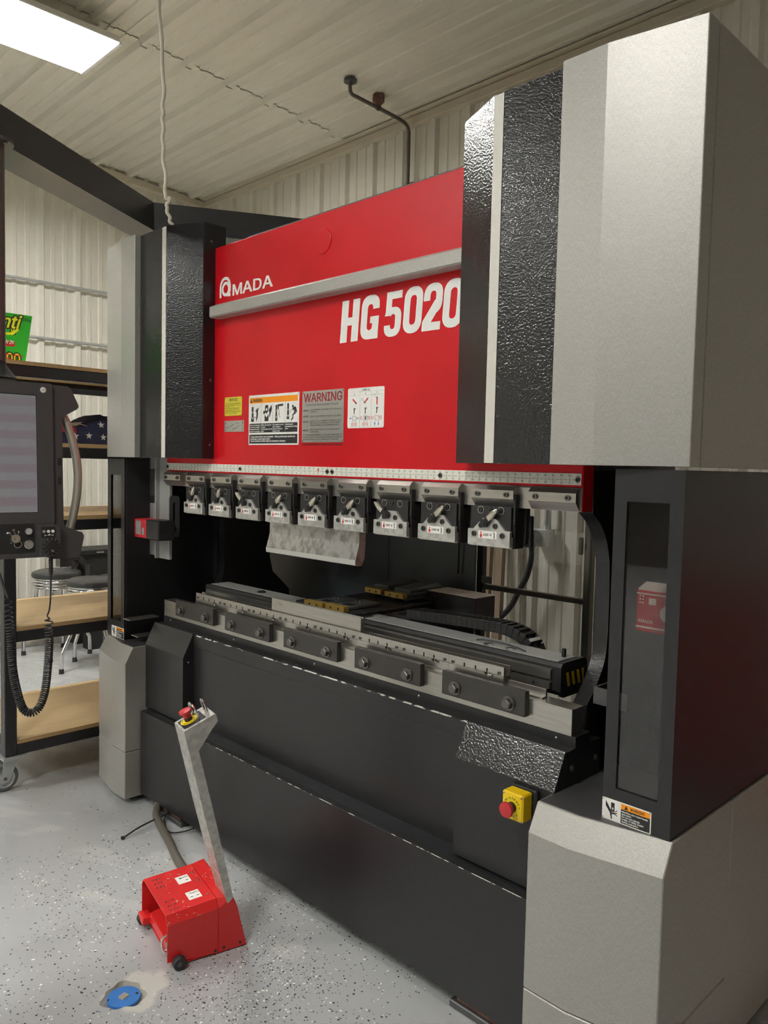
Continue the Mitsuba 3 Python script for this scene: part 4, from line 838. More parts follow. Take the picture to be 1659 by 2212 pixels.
pen(PN + '__marks', cat(mk_), 'print_white', False)
JB = pen(K + 'jog_unit', moved(ext(rnd(Polygon([(.108, -.202), (.180, -.202), (.186, -.318), (.112, -.318), (.113, -.262), (.104, -.246), (.104, -.232), (.109, -.222)]), .003, 3), .030), 0, 0, .006), 'charcoal_matte', 25, 'hand wheel unit clipped to the pendant')
pen(JB + '__legend_plate', moved(ext(rnd(sbox(.115, -.248, .165, -.209), .003, 3), .0012), 0, 0, .0358), 'print_black', False)
for i, x in enumerate((.1235, .1390, .1545)): pen(JB + '__push_button', lathe([(.0056, 0), (.0056, .003), (.0001, .0036)], (x, -.226, .0368), (0, 0, 1), 16), ('pewter', 'print_white', 'print_white')[i], 30)
pen(JB + '__legend', moved(cat([rect(.128, -.2405, .154, -.2395), flat(Polygon([(.138, -.236), (.146, -.236), (.142, -.2405)])), rect(.126, -.244, .1272, -.237), rect(.1545, -.243, .1558, -.236)]), 0, 0, .0371), 'print_white', False)
pen(JB + '__hand_wheel', lathe([(.0310, 0), (.0310, .006), (.0295, .008), (.0240, .008), (.0235, .020), (.022, .022), (.0001, .022)], (.148, -.281, .036), (0, 0, 1), 36), 'soft_black', 30)
pen(JB + '__wheel_marks', cat([flat(disc(.148 + .0275 * math.cos(a), -.281 + .0275 * math.sin(a), .0011), z=.0441) for a in np.arange(12) * math.pi / 6] + [flat(outl(disc(.146, -.296, .0035), .0006), z=.0581)]), 'print_white', False)
for y_ in (.035, -.035): pen(K + 'port', moved(ext(rnd(sbox(.186, y_ - .022, .198, y_ + .006), .003), .001), 0, 0, .005), 'print_black', False)
pen(K + 'usb_plate', cat([bx(.19, .235, -.362, -.330, -.05, .0), tube([(.235, -.334, -.01), (.262, -.331, -.01), (.252, -.368, -.01), (.232, -.371, -.01)], .003, 6)]), 'graphite', 20)
# coiled cable: straight lead, coil down, round and up again
def P3D(u_, w_, v_=.02): return (PEN @ np.array([u_, w_ - Z_, v_, 1.0]))[:3]
lead = smooth_path([P3D(.150, 1.205), P3D(.150, 1.14), P3D(.148, 1.06), P3D(.143, 1.01), P3D(.134, .985)], 8)
core = smooth_path([P3D(.140, .975), P3D(.141, .93), P3D(.140, .88), P3D(.134, .80), P3D(.122, .71), P3D(.100, .655), P3D(.072, .642), P3D(.045, .665), P3D(.025, .74), P3D(.014, .82), P3D(.010, .92), P3D(.006, 1.01), P3D(.004, 1.06)], 10)
sl_ = np.r_[0, np.linalg.norm(np.diff(core, axis=0), axis=1).cumsum()]
pitch_s = np.linspace(0, 1, 5000); dens = lambda q: .0074 + .012 * np.exp(-(q / .06) ** 2) + .014 * np.exp(-((1 - q) / .12) ** 2)
turns = np.cumsum(np.r_[0, np.diff(pitch_s) * sl_[-1] / dens(pitch_s[1:])]); sc = pitch_s * sl_[-1]
C3 = np.stack([np.interp(sc, sl_, core[:, a]) for a in range(3)], 1); tn = np.gradient(C3, axis=0); tn /= np.linalg.norm(tn, axis=1, keepdims=True)
n_a = np.cross(tn, np.cross(ev, tn)); n_a /= np.linalg.norm(n_a, axis=1, keepdims=True); n_b = np.cross(tn, n_a)
rad = .0125; hel = C3 + rad * (np.cos(2 * math.pi * turns)[:, None] * n_a + np.sin(2 * math.pi * turns)[:, None] * n_b)
put(K + 'coiled_cable', cat([tube(np.vstack([lead, hel]), .0029, 5)]), 'rubber', 50, label='black coiled cable hanging in a loop')
put(K + 'cable_sleeve', cat([tube([P3D(.151, 1.198), P3D(.150, 1.135)], .0068, 10)] + [lathe([(.0068, 0), (.0085, .001), (.0085, .004), (.0068, .005)], P3D(.151, 1.19 - .010 * i), (0, 0, -1), 12) for i in range(5)]), 'rubber', 30)
put(K + 'cable_lead', tube([P3D(.004, 1.06), P3D(-.01, 1.12, .0), P3D(-.03, 1.21, -.02)], .0045, 8, 6), 'rubber', 40)

# ------------------------------------------------------------------ foot pedal
FPD = thing('foot_pedal', 'red two-pedal foot switch with a leaning grey post on small wheels', 'foot pedal')
K = FPD + '__'
th = math.radians(77.5); pv = np.array([math.cos(th), math.sin(th), 0]); pu_ = np.array([math.sin(th), -math.cos(th), 0])
PED = M4((.088, -.643, 0), pu_, pv, (0, 0, 1))      # local x to the right side (right side at 0), y to the back, z up
def ped(name, mesh, mat, smooth=15, label=None, **k): mesh = mesh.copy(); mesh.apply_transform(PED); return put(name, mesh, mat, smooth, label=label, **k)
W = .287
zf = lambda y: .1630 + .065 * y
cross = lambda y, lo: [(0, lo), (0, zf(y) - .024), (-.020, zf(y)), (-W + .020, zf(y)), (-W, zf(y) - .018), (-W, lo)]
def loft(secs, inner=None):
    V, F = [], []
    for y, s_ in secs: V += [(x, y, z) for x, z in s_]
    n = len(secs[0][1])
    for a in range(len(secs) - 1):
        for i in range(n - 1): F += [[a * n + i, a * n + i + 1, (a + 1) * n + i + 1], [a * n + i, (a + 1) * n + i + 1, (a + 1) * n + i]]
    return trimesh.Trimesh(V, F, process=False)
tk = .003
inn = lambda y, lo: [(x * (1 - 2 * tk / W) - tk, max(lo, z - tk) if z > lo else lo) for x, z in cross(y, lo)]
fr_o = loft([(0, cross(0, .023)), (.1615, cross(.1615, .004))]); fr_i = loft([(0, inn(0, .023)), (.1615, inn(.1615, .004))])
def rimstrip(y, lo, lo2=None):
    a, b = cross(y, lo), inn(y, lo); V = [(x, y, z) for x, z in a] + [(x, y, z) for x, z in b]; n = len(a)
    return trimesh.Trimesh(V, [f for i in range(n - 1) for f in ([i, i + 1, n + i + 1], [i, n + i + 1, n + i])], process=False)
FH = ped(K + 'front_hood', cat([fr_o, fr_i, rimstrip(0, .023), rimstrip(.1615, .004)]), 'pedal_red', False, 'scratched red hood')
back_b = [(x, .1635, z) for x, z in cross(.1635, .004)]; back_t = [(-.004, .2125, zf(.2125) - .004), (-W + .004, .2125, zf(.2125) - .004), (-.0, .2125, zf(.2125) - .026), (-W, .2125, zf(.2125) - .022)]
rear_h = hull(back_b + back_t + [(0, .226, .137), (-W, .226, .137), (0, .258, .004), (-W, .258, .004)])
ped(K + 'rear_hood', rear_h, 'pedal_red', False, 'red rear cover')
ped(K + 'floor_plate', bx(-W + .003, -.003, .020, .16, .004, .008), 'pedal_red', False)
tr = ped(K + 'treadle', hull([(-W + .045, .015, .055), (-.062, .015, .055), (-W + .045, .10, .075), (-.062, .10, .075), (-W + .05, .012, .030), (-.066, .012, .030), (-W + .045, .10, .060), (-.062, .10, .060)]), 'pedal_red', False, 'red treadle')
ped(tr + '__toe_plate', hull([(-W + .02, .055, .014), (-.02, .055, .014), (-W + .02, .10, .050), (-.02, .10, .050), (-W + .02, .055, .012), (-.02, .055, .012), (-W + .02, .10, .046), (-.02, .10, .046)]), 'pedal_red', False)
ped(K + 'front_bracket', cat([bx(-.030, -.010, .002, .012, .03, .075, .002)]), 'steel', 20)
ped(K + 'handle_loop', tube([(-.012, .012, .055), (-.012, -.010, .060), (-.012, -.012, .095), (-.012, .010, .105), (-.012, .04, .105)], .0045, 8, 6), 'chrome', 40, 'bent steel loop')
for x, y, s_ in ((.012, .034, 1), (-W + .004, .004, -1)):
    zc = .0205; wn = ped(K + 'wheel', lathe([(.006, -.011), (.0185, -.011), (.0205, -.008), (.0205, .008), (.0185, .011), (.006, .011)], (x, y, zc), (1, 0, 0), 24), 'rubber', 30, 'small black wheel')
    ped(wn + '__hub', lathe([(.0105, .0), (.010, .0105), (.0065, .0125), (.004, .0145), (.0001, .0145)], (x, y, zc), (1, 0, 0), 16), 'graphite', 30)
ped(K + 'axle_bracket', bx(-W - .001, -W + .055, -.012, .02, .022, .046, .002), 'pedal_red', False)
for x, y in ((-.060, .148), (-W + .075, .148), (-.155, .148)): ped(K + 'screw', lathe([(.0045, 0), (.0045, .001), (.002, .0022), (.0001, .0022)], (x, y, zf(y)), (0, -.065, 1), 12), 'gun_steel', 30)
for y, z in ((.058, .010), (.153, .014), (.182, .016), (.236, .016)): ped(K + 'screw', lathe([(.0045, 0), (.0045, .001), (.002, .0022), (.0001, .0022)], (0, y, z), (1, 0, 0), 12), 'dark_steel', 30)
TOP = M4((0, 0, .1632), (1, 0, 0), (0, .9979, .0649), (0, -.0649, .9979))
def pedtop(name, mesh, mat, label=None): mesh = mesh.copy(); mesh.apply_transform(TOP); return ped(name, mesh, mat, False, label)
sym = []
for i in range(3):
    for x0, y0, out in ((-W + .040 + .026 * i, .022, True), (-.100 + .026 * i, .022, False)):
        cx, cy = x0 + .008, y0 + .012
        if out: sym += [disc(cx, cy, .0038), Polygon([(cx - .0035, cy + .008), (cx + .0035, cy + .008), (cx, cy + .016)]), Polygon([(cx - .0035, cy - .008), (cx + .0035, cy - .008), (cx, cy - .016)])]
        else: sym += [bar2((cx - .006, cy), (cx + .006, cy), .0014), Polygon([(cx - .0035, cy + .013), (cx + .0035, cy + .013), (cx, cy + .005)]), Polygon([(cx - .0035, cy - .013), (cx + .0035, cy - .013), (cx, cy - .005)])]
pedtop(FH + '__symbols', flat(unary_union(sym), .0004), 'print_black')
for x0, word_ in ((-W + .075, 'Opening'), (-.105, 'Closing')):
    dl = pedtop(FH + '__decal', flat(sbox(x0, .088, x0 + .048, .130), .0005), 'print_white', 'white decal with arrows')
    t_ = text(word_, .0075, w=.028); t_.apply_transform(trimesh.transformations.rotation_matrix(-math.pi / 2, (0, 0, 1))); t_ = moved(t_, x0 + .010, .128)
    t_2 = moved(text('mm', .0065), x0 + .028, .106)
    a1, a2 = ((arrow(x0 + .015, .110, 0, -1, .013, .003), arrow(x0 + .034, .112, 0, 1, .013, .003)) if word_ == 'Opening' else (arrow(x0 + .033, .094, -0, 1, .011, .003), arrow(x0 + .033, .126, 0, -1, .011, .003)))
    pedtop(dl + '__lettering', moved(cat([t_, flat(a1), flat(a2)]), 0, 0, .0006), 'print_black')
# post: front edge and back edge of its profile (y, z)
post = Polygon([(.1930, .155), (.1750, .223), (.1150, .457), (.0480, .738), (.1480, .779), (.1560, .755), (.1370, .731), (.0945, .670), (.1540, .425), (.2120, .170)])
pm = prism_x(rnd(post, .002), -.098, -.001)
PO = ped(K + 'post', pm, 'bead_steel', False, 'grey steel post with an angled head')
tv = np.array([0, .1, .041]); tv /= np.linalg.norm(tv); HEAD = M4((-.0495, .0480, .738), (1, 0, 0), tv, np.cross((1, 0, 0), tv))
def head(name, mesh, mat, smooth=30, label=None): mesh = mesh.copy(); mesh.apply_transform(HEAD); return ped(name, mesh, mat, smooth, label)
head(PO + '__black_plate', flat(rnd(sbox(-.036, .006, .036, .080), .003), .0008), 'print_black', False)
head(PO + '__yellow_ring', lathe([(.010, .0008), (.0265, .0008), (.0265, .0024), (.010, .0024)], (-.006, .036, 0), (0, 0, 1), 28), 'yellow_label')
rt_ = []
for s_, a0, a1 in (('EMERGENCY', 60, -90), ('STOP', 205, 250)):
    for i, c in enumerate(s_):
        a = math.radians(a0 + (a1 - a0) * i / (len(s_) - 1)); m = text(c, .0052, .0003, True, cx=0); m.apply_transform(trimesh.transformations.rotation_matrix(a - math.pi / 2, (0, 0, 1))); m.apply_translation((-.006 + .0185 * math.cos(a), .036 + .0185 * math.sin(a), .0024)); rt_.append(m)
head(PO + '__ring_lettering', cat(rt_), 'print_black', False)
head(PO + '__collar', lathe([(.0125, .001), (.0125, .014), (.0001, .014)], (-.006, .036, 0), (0, 0, 1), 20), 'soft_black')
head(PO + '__red_button', lathe([(.0130, .014), (.0125, .024), (.0180, .028), (.0200, .032), (.0195, .037), (.012, .0395), (.0001, .040)], (-.006, .036, 0), (0, 0, 1), 26), 'button_red', 40, 'faded red emergency button')
for a, b in (((-.034, .060), (.022, .060)), ((.022, .092), (-.010, .094))):
    head(PO + '__guard_hoop', tube([(a[0], a[1], 0), (a[0], a[1], .034), (a[0] * .75 + b[0] * .25, a[1] * .75 + b[1] * .25, .046), (a[0] * .25 + b[0] * .75, a[1] * .25 + b[1] * .75, .046), (b[0], b[1], .034), (b[0], b[1], 0)], .0036, 8, 5), 'chrome', 40, 'bent chrome hoop')
k = put('foot_pedal_hose', tube([(-.98, -.02, .045), (-.95, -.09, .050), (-.86, -.165, .026), (-.74, -.205, .020), (-.60, -.245, .018), (-.48, -.285, .018), (-.36, -.315, .022), (-.20, -.335, .040), (-.10, -.36, .055)], .0165, 12, 6), 'hose_brown', 50, label='dark ribbed hose on the floor from the machine base to the foot pedal', cat_='hose')
k = put('cable_tie', tube([(-.790, -.351, .006), (-.800, -.28, .022), (-.812, -.19, .030), (-.825, -.10, .034)], .0035, 6, 5), 'rubber', 40, label='thin black cable tie sticking out over the floor beside the hose', cat_='cable tie')
put(k + '__head', bx(-.796, -.784, -.360, -.347, .001, .012, .001), 'rubber', False)
put('earth_wire', tube([(-.86, -.10, .05), (-.83, -.13, .03), (-.80, -.16, .014), (-.70, -.19, .010), (-.66, -.13, .012), (-.64, -.09, .03)], .003, 6, 6), 'rubber', 40, label='thin black wire curled on the floor under the base edge', cat_='wire')

# drain plug
k = thing('drain_plug', 'round blue plastic drain plug sunk in the broken floor hole', 'drain plug')
put(k + '__disc', prism_z(Point(*DRAIN).buffer(.047, quad_segs=12), -.012, -.0035), 'blue_plastic', False)
q = affinity.rotate(sbox(DRAIN[0] - .011, DRAIN[1] - .013, DRAIN[0] + .011, DRAIN[1] + .013), 18)
put(k + '__square_boss', hull([(x, y, -.0036) for x, y in q.exterior.coords] + [(DRAIN[0] + (x - DRAIN[0]) * .9, DRAIN[1] + (y - DRAIN[1]) * .9, -.0005) for x, y in q.exterior.coords]), 'concrete', False, label='worn square boss')
put(k + '__screw_hole', cat([prism_z(disc(DRAIN[0] + .012, DRAIN[1] + .035, .0045), -.0037, -.0032), prism_z(disc(DRAIN[0] - .016, DRAIN[1] - .040, .0035), -.0037, -.0032)]), 'print_black', False)

# ------------------------------------------------------------------ steel cart with wooden shelves
CT = thing('shelf_cart', 'tall black steel cart with light wooden shelves beside the machine', 'cart')
K = CT + '__'
cx0, cx1, cy0, cy1 = -2.335, -1.575, -.545, 1.00
ps = .055
for x in (cx1 - ps, cx0):
    for y in (cy0, cy1 - ps): put(K + 'post', bx(x, x + ps, y, y + ps, .165, 1.945, .003), 'cart_black' if 'cart_black' in scene else bsdf('cart_black', two(pr((.014, .014, .016), .35))), False)
for zr in (.165, .700, 1.213, 1.562, 1.873, 1.932):
    h = .052
    if zr == 1.873: h = .026
    if zr == 1.932: h = .052
    for x in ((cx1 - ps, cx0) if zr != 1.873 else (cx1 - ps,)): put(K + 'rail', bx(x + .002, x + ps - .002, cy0 + (ps if zr < 1.9 else 0), cy1 - (ps if zr < 1.9 else 0), zr, zr + h, .003), 'cart_black', False)
    for y in (cy0, cy1 - ps): put(K + 'rail', bx(cx0 + ps, cx1 - ps, y + .002, y + ps - .002, zr, zr + h, .003), 'cart_black', False)
for i, zs in enumerate((.217, .752, 1.265, 1.614)):
    s_ = put(K + 'shelf', bx(cx0 + .004, cx1 - .006, cy0 + ps + .001, cy1 - ps - .001, zs, zs + .019, .001), 'shelf_wood', False, label='light wooden shelf board')
    put(s_ + '__front_edge', bx(cx1 - .0062, cx1 - .0045, cy0 + ps + .001, cy1 - ps - .001, zs, zs + .019), 'shelf_edge', False)
    if i < 2: put(s_ + '__back_edge', bx(cx0 + .002, cx0 + .004, cy0 + ps + .001, cy1 - ps - .001, zs, zs + .0200), 'shelf_wood', False)
tp = put(K + 'top_board', bx(cx0, cx1 - .002, cy0 - .002, cy1, 1.985, 2.003, .001), 'shelf_wood', False, label='wooden top board')
put(tp + '__front_edge', bx(cx1 - .003, cx1 - .001, cy0, cy1, 1.985, 2.003), 'shelf_edge', False)
for x, y in ((cx1 - .03, cy0 + .03), (cx0 + .03, cy0 + .03), (cx1 - .03, cy1 - .03), (cx0 + .03, cy1 - .03)):
    c = put(K + 'castor', cat([bx(x - .045, x + .05, y - .045, y + .06, .155, .165, .001), bx(x - .028, x + .028, y - .03, y + .028, .138, .156, .003),
        prism_x([(y - .035, .145), (y + .030, .145), (y - .012, .045), (y - .045, .045)], x + .022, x + .026), prism_x([(y - .035, .145), (y + .030, .145), (y - .012, .045), (y - .045, .045)], x - .026, x - .022)]), 'galvanised', False, label='steel castor fork')
    put(c + '__tyre', lathe([(.046, -.016), (.060, -.016), (.0645, -.010), (.0645, .010), (.060, .016), (.046, .016)], (x, y - .028, .0645), (1, 0, 0), 32), 'castor_grey', 30)
    put(c + '__wheel_rim', lathe([(.010, .012), (.030, .006), (.040, .012), (.0465, .017), (.0465, -.017), (.040, -.012), (.030, -.006), (.010, -.012)], (x, y - .028, .0645), (1, 0, 0), 32), 'galvanised', 30)
    put(c + '__axle_bolt', cyl((x - .03, y - .028, .0645), (x + .031, y - .028, .0645), .0075, 10), 'gun_steel', 30)

# folded flag on the upper shelf
def star_mask(y, z, cy, cz, r):
    dy, dz = y - cy, z - cz; a = dr.atan2(dy, dz); k_ = a / (2 * math.pi / 5); f = dr.abs(k_ - dr.round(k_)) * (2 * math.pi / 5)
    q = dr.sqrt(dy * dy + dz * dz); rr = r * .382 * math.cos(0) / dr.maximum(dr.cos(f) * .382 + dr.sin(f) * (1 - .382 * math.cos(math.pi / 5)) / math.sin(math.pi / 5) * 1.0, 1e-3)
    return dr.select(q < rr, mi.Float(1), mi.Float(0))
def flag_col(p, n, uv):
    base = mix((.012, .015, .045), (.02, .024, .065), fbm(p.x * 25, p.y * 25, p.z * 25, 3))
    base = mix(base, (.30, .02, .03), dr.select((p.y < -.155) & (p.z > 1.690), mi.Float(1), mi.Float(0)))
    m = mi.Float(0)
    for cy, cz in ((-.100, 1.742), (-.095, 1.677), (-.026, 1.735), (-.018, 1.672), (-.165, 1.672), (.05, 1.74), (.06, 1.675), (.12, 1.72)):
        m = dr.maximum(m, star_mask(p.y, p.z, cy, cz, .020))
    return mix(base, (.62, .58, .52), m)
bsdf('flag_cloth', two(pr(proc(flag_col), .85)))
yy, aa = np.meshgrid(np.linspace(-.30, .36, 60), np.linspace(0, math.pi, 30), indexing='ij')
hgt = np.interp(yy, [-.30, -.21, -.14, -.11, -.07, -.03, .0, .04, .15, .30, .36], [.07, .098, .092, .094, .128, .150, .160, .148, .152, .11, .04])
nz = meshkit.fbm(np.stack([yy * 12, aa * 2.0, np.zeros_like(yy)], -1), 3) - .5
XX = -1.86 + .175 * np.sign(np.cos(aa)) * np.abs(np.cos(aa)) ** .55; ZZ = 1.6345 + hgt * np.sin(aa) ** .62 * (1 + .12 * nz); XX = XX + .03 * nz
n0, n1 = yy.shape; Vv = np.stack([XX, yy, ZZ], -1).reshape(-1, 3)
Ff = [f for i in range(n0 - 1) for j in range(n1 - 1) for f in ([i * n1 + j, (i + 1) * n1 + j, (i + 1) * n1 + j + 1], [i * n1 + j, (i + 1) * n1 + j + 1, i * n1 + j + 1])]
put('folded_flag', trimesh.Trimesh(Vv, Ff, process=False), 'flag_cloth', True, label='folded navy flag with white stars lying on a cart shelf', cat_='flag')
# green card standing on the cart
k = thing('green_sign', 'bright green sign card with yellow lettering standing on top of the cart', 'sign')
gp = Polygon([(-.93, 2.003), (-.330, 2.003), (-.290, 2.267), (-.93, 2.267)])
gm = ext(gp, .004); gm.apply_transform(EAST(-1.905, 0, 0)); put(k + '__card', gm, 'green_card', False)
E_ = EAST(-1.9008, 0, 0)
def layered(s, h, x, z, w, grow, mats, shear=0.0):
    base_ = text(s, h, .0004, True, w=w, shear=shear); lo, hi = base_.bounds
    for gi, (g, m_) in enumerate(zip(grow, mats)):
        if g:
            ms = [moved(base_, g * math.cos(a), g * math.sin(a)) for a in np.arange(8) * math.pi / 4]; mm = cat(ms)
        else: mm = base_
        put(k + '__lettering', moved(mm, x, z, .0005 * gi), m_, False, to=E_)
layered('unti', .062, -.487, 2.196, .130, (.006, 0), ('print_black', 'print_lime' if 'print_lime' in scene else bsdf('print_lime', two(pr((.72, .78, .02), .5)))), .30)
layered('w', .030, -.400, 2.168, .030, (.005, 0), ('print_black', 'print_lime'), .3)
put(k + '__ribbon', cat([flat(body((((-.430, 2.163), (-.385, 2.168), (-.362, 2.190)), .006)))]), 'print_lime', False, to=EAST(-1.8990, 0, 0))
put(k + '__red_band', flat(Polygon([(-.45, 2.106), (-.385, 2.104), (-.372, 2.112), (-.378, 2.118), (-.372, 2.128), (-.45, 2.132)])), 'print_red', False, to=E_)
put(k + '__white_word', moved(text('WIN IN', .017, bold=True, w=.062, shear=.2), -.445, 2.117, .0006), 'print_white', False, to=E_)
layered('2,000', .046, -.500, 2.026, .150, (.006, 0), ('print_black', 'yellow_label'))
put(k + '__red_strike', cat([flat(bar2((-.44, 2.066), (-.336, 2.062), .004)), flat(bar2((-.44, 2.052), (-.338, 2.030), .005))]), 'print_red', False, to=EAST(-1.8990, 0, 0))
put(k + '__number', cat([moved(text('0006', .0145, bold=True, w=.040), -.338, 2.237), moved(text('Check No.', .006, w=.040), -.338, 2.255)]), 'print_black', False, to=E_)

# ------------------------------------------------------------------ stools, bench behind the cart
def stool(x, y, rot, h, label):
    t_ = thing('bar_stool', label, 'stool', 'chrome stools behind the cart')
    put(t_ + '__seat', lathe([(.170, 0), (.182, .008), (.186, .025), (.180, .042), (.150, .055), (.08, .062), (.0001, .064)], (x, y, h - .064), (0, 0, 1), 40), 'seat_vinyl', 40, label='round black vinyl seat')
    put(t_ + '__chrome_band', lathe([(.165, -.075), (.176, -.073), (.180, -.066), (.176, -.058), (.166, -.055), (.176, -.052), (.180, -.044), (.176, -.036), (.166, -.033), (.176, -.029), (.180, -.021), (.176, -.012), (.168, -.008), (.168, 0), (.0001, 0)], (x, y, h - .064), (0, 0, 1), 40), 'chrome', 40, label='ridged chrome band')
    for q in range(4):
        a = rot + q * math.pi / 2; c, s_ = math.cos(a), math.sin(a); pt = lambda r, z: (x + r * c, y + r * s_, z)
        put(t_ + '__leg', tube([pt(.10, h - .145), pt(.135, h - .150), pt(.150, h - .18), pt(.155, .34), pt(.165, .30), pt(.235, .16), pt(.245, .13), pt(.248, .02)], .0135, 10, 4), 'chrome', 40)
        put(t_ + '__foot', cyl(pt(.248, 0), pt(.249, .035), .019, 12, .016), 'rubber', 30)
    put(t_ + '__foot_ring', tube([(x + .160 * math.cos(a), y + .160 * math.sin(a), .33) for a in np.linspace(0, 2 * math.pi, 33)], .010, 8), 'chrome', 40)
stool(-3.47, .73, .122, .685, 'nearer and right-hand chrome stool with round black seat behind the cart')
stool(-4.03, .69, .995, .685, 'farther and left-hand chrome stool with round black seat behind the cart')
k = thing('work_bench', 'black plastic folding work bench against the left wall behind the stools', 'work bench')
put(k + '__top', bx(-4.40, -4.08, .88, 1.75, .768, .812, .006), 'soft_black', 20)
put(k + '__skirt', hull([(x, y, z) for x in (-4.38, -4.10) for y, z in ((.93, .768), (1.70, .768), (.99, .70), (1.64, .70), (1.02, .60), (1.60, .60))]), 'soft_black', 20)
put(k + '__grey_tag', bx(-4.08, -4.076, 1.04, 1.10, .785, .795), 'pewter', False)
for x in (-4.33, -4.06):
    for y in (1.00, 1.62): put(k + '__leg', hull([(x - .045, y - .045, .70), (x + .045, y - .045, .70), (x - .045, y + .045, .70), (x + .045, y + .045, .62), (x - .06, y - .06, 0), (x + .06, y - .06, 0), (x - .06, y + .06, 0), (x + .06, y + .06, 0)]), 'soft_black', False)
k = thing('storage_box', 'black box standing on the floor under the stools by the left wall', 'box')
put(k + '__body', hull([(-4.36, .02, .0), (-4.14, .02, 0), (-4.36, .26, 0), (-4.14, .26, 0), (-4.36, .03, .42), (-4.14, .03, .42), (-4.36, .25, .42), (-4.14, .25, .42)]), 'soft_black', False)
put(k + '__lid', bx(-4.37, -4.13, .015, .265, .42, .45, .006), 'rubber', False)

# ------------------------------------------------------------------ along the walls and ceiling
def clipped_pipe(name, pts, r, mat, label, cat_, clips):
    k = thing(name, label, cat_); put(k + '__pipe', tube(pts, r, 12), mat, 40)
    for c in clips: put(k + '__clip', lathe([(r, -.012), (r + .004, -.012), (r + .004, .012), (r, .012)], c[0], c[1], 14), mat, 30)
    return k
def lw(z, y): return (-4.405, y, z)
clipped_pipe('wall_conduit', [lw(2.985, -2.5), lw(2.985, 2.20)], .0125, 'galvanised', 'higher of two grey conduits along the left wall, just under the swing arm', 'pipe', [(lw(2.985, y), (0, 1, 0)) for y in (-.5, 1.34)])
clipped_pipe('wall_conduit', [lw(2.535, -2.5), lw(2.535, 2.20)], .0125, 'galvanised', 'lower of two grey conduits along the left wall, above the green sign', 'pipe', [(lw(2.535, y), (0, 1, 0)) for y in (-.5, 1.3)])
k = thing('black_pipe', 'thin black pipe on hangers along the ceiling and down the back wall', 'pipe')
zc = lambda y: ceil_z(y) - .085
put(k + '__pipe', tube(smooth_path([(-1.735, 1.66, ceil_z(1.66) - .02), (-1.735, 1.66, ceil_z(1.66) - .06), (-1.735, 1.675, ceil_z(1.66) - .088), (-1.735, 1.73, zc(1.73) - .004), (-1.735, 1.95, zc(1.95)), (-1.735, 2.12, zc(2.12)), (-1.735, 2.185, zc(2.18) - .012), (-1.735, 2.212, zc(2.2) - .05), (-1.735, 2.215, 3.80), (-1.735, 2.215, 3.30), (-1.735, 2.215, 1.0)], 5), .0125, 12), 'pole_paint', 40)
def flange(c, d, r, h, mat): return put(k + '__hanger', lathe([(r, 0), (r, h * .5), (r * .5, h * .75), (r * .35, h), (.0001, h)], c, d, 20), mat, 30)
flange((-1.735, 1.66, ceil_z(1.66) - .004), (0, 0, -1), .043, .030, 'graphite'); flange((-1.735, 1.915, ceil_z(1.9) - .004), (0, 0, -1), .040, .082, 'rust'); flange((-1.735, 2.285, 3.52), (0, -1, 0), .034, .065, 'rust')
put(k + '__clamp', cat([lathe([(.0125, -.01), (.018, -.01), (.018, .01), (.0125, .01)], c, d, 12) for c, d in (((-1.735, 1.915, zc(1.915)), (0, 1, 0)), ((-1.735, 2.215, 3.52), (0, 0, 1)))]), 'graphite', 30)
# braided drop cord from the ceiling to the left column
kn = np.array([(-.857, -.100, 2.5425), (-.862, -.108, 2.560), (-.8716, -.1248, 2.6175), (-.866, -.116, 2.6564), (-.8735, -.1284, 2.6741), (-.8785, -.1373, 2.8432), (-.8797, -.1395, 2.9746), (-.8795, -.140, 3.0869), (-.886, -.150, 3.4555), (-.889, -.155, 3.80), (-.892, -.16, ceil_z(-.16))])
cd = smooth_path(kn, 14); wv = np.linspace(0, 1, len(cd)); am = .0045 * np.sin(wv * 46) * (.5 + .5 * np.sin(wv * 17 + 1)) + .003 * np.sin(wv * 101); am[:4] = 0
cd = cd + am[:, None] * np.array([.7, .71, 0])
put('drop_cord', tube(cd, .0075, 9), 'cord_white', 40, label='wavy white cord hanging from the ceiling to the left column cover', cat_='cord')

# rear safety fence, plank, outlet and cable seen through the opening
bsdf('fence_bronze', two(pr((.22, .21, .19), .3, .7)))
k = thing('safety_fence', 'aluminium framed clear safety fence behind the machine', 'fence')
Yf = 1.0
for i, x in enumerate((-.062, .492, .545)): put(k + '__post', cat([bx(x, x + .034, Yf, Yf + .034, .02, 1.78, .003), bx(x + .006, x + .028, Yf - .002, Yf + .001, .02, 1.78)]), ('dark_steel', 'fence_bronze', 'aluminium')[i], False)
put(k + '__post', bx(.585, .612, Yf + .02, Yf + .06, .02, 1.78, .003), 'aluminium', False)
for x0, x1 in ((-.028, .492), (.579, 1.10)):
    for z in (.45, 1.008, 1.745): put(k + '__rail', bx(x0, x1, Yf + .004, Yf + .028, z, z + .024, .003), 'fence_bronze', False)
    for z0, z1 in ((.48, 1.005), (1.037, 1.745)):
        put(k + '__pane', trimesh.Trimesh([(x0, Yf + .017, z0), (x1, Yf + .017, z0), (x1, Yf + .017, z1), (x0, Yf + .017, z1)], [[0, 1, 2], [0, 2, 3]], process=False), 'clear_pane', False)
put(k + '__latch', cat([bx(.472, .492, Yf - .014, Yf, 1.215, 1.285, .004), bx(.478, .492, Yf - .022, Yf - .014, 1.235, 1.262, .003)]), 'pewter', 20)
put(k + '__corner_plate', bx(-.03, .03, Yf - .004, Yf, 1.037, 1.07, .002), 'pewter', 20)
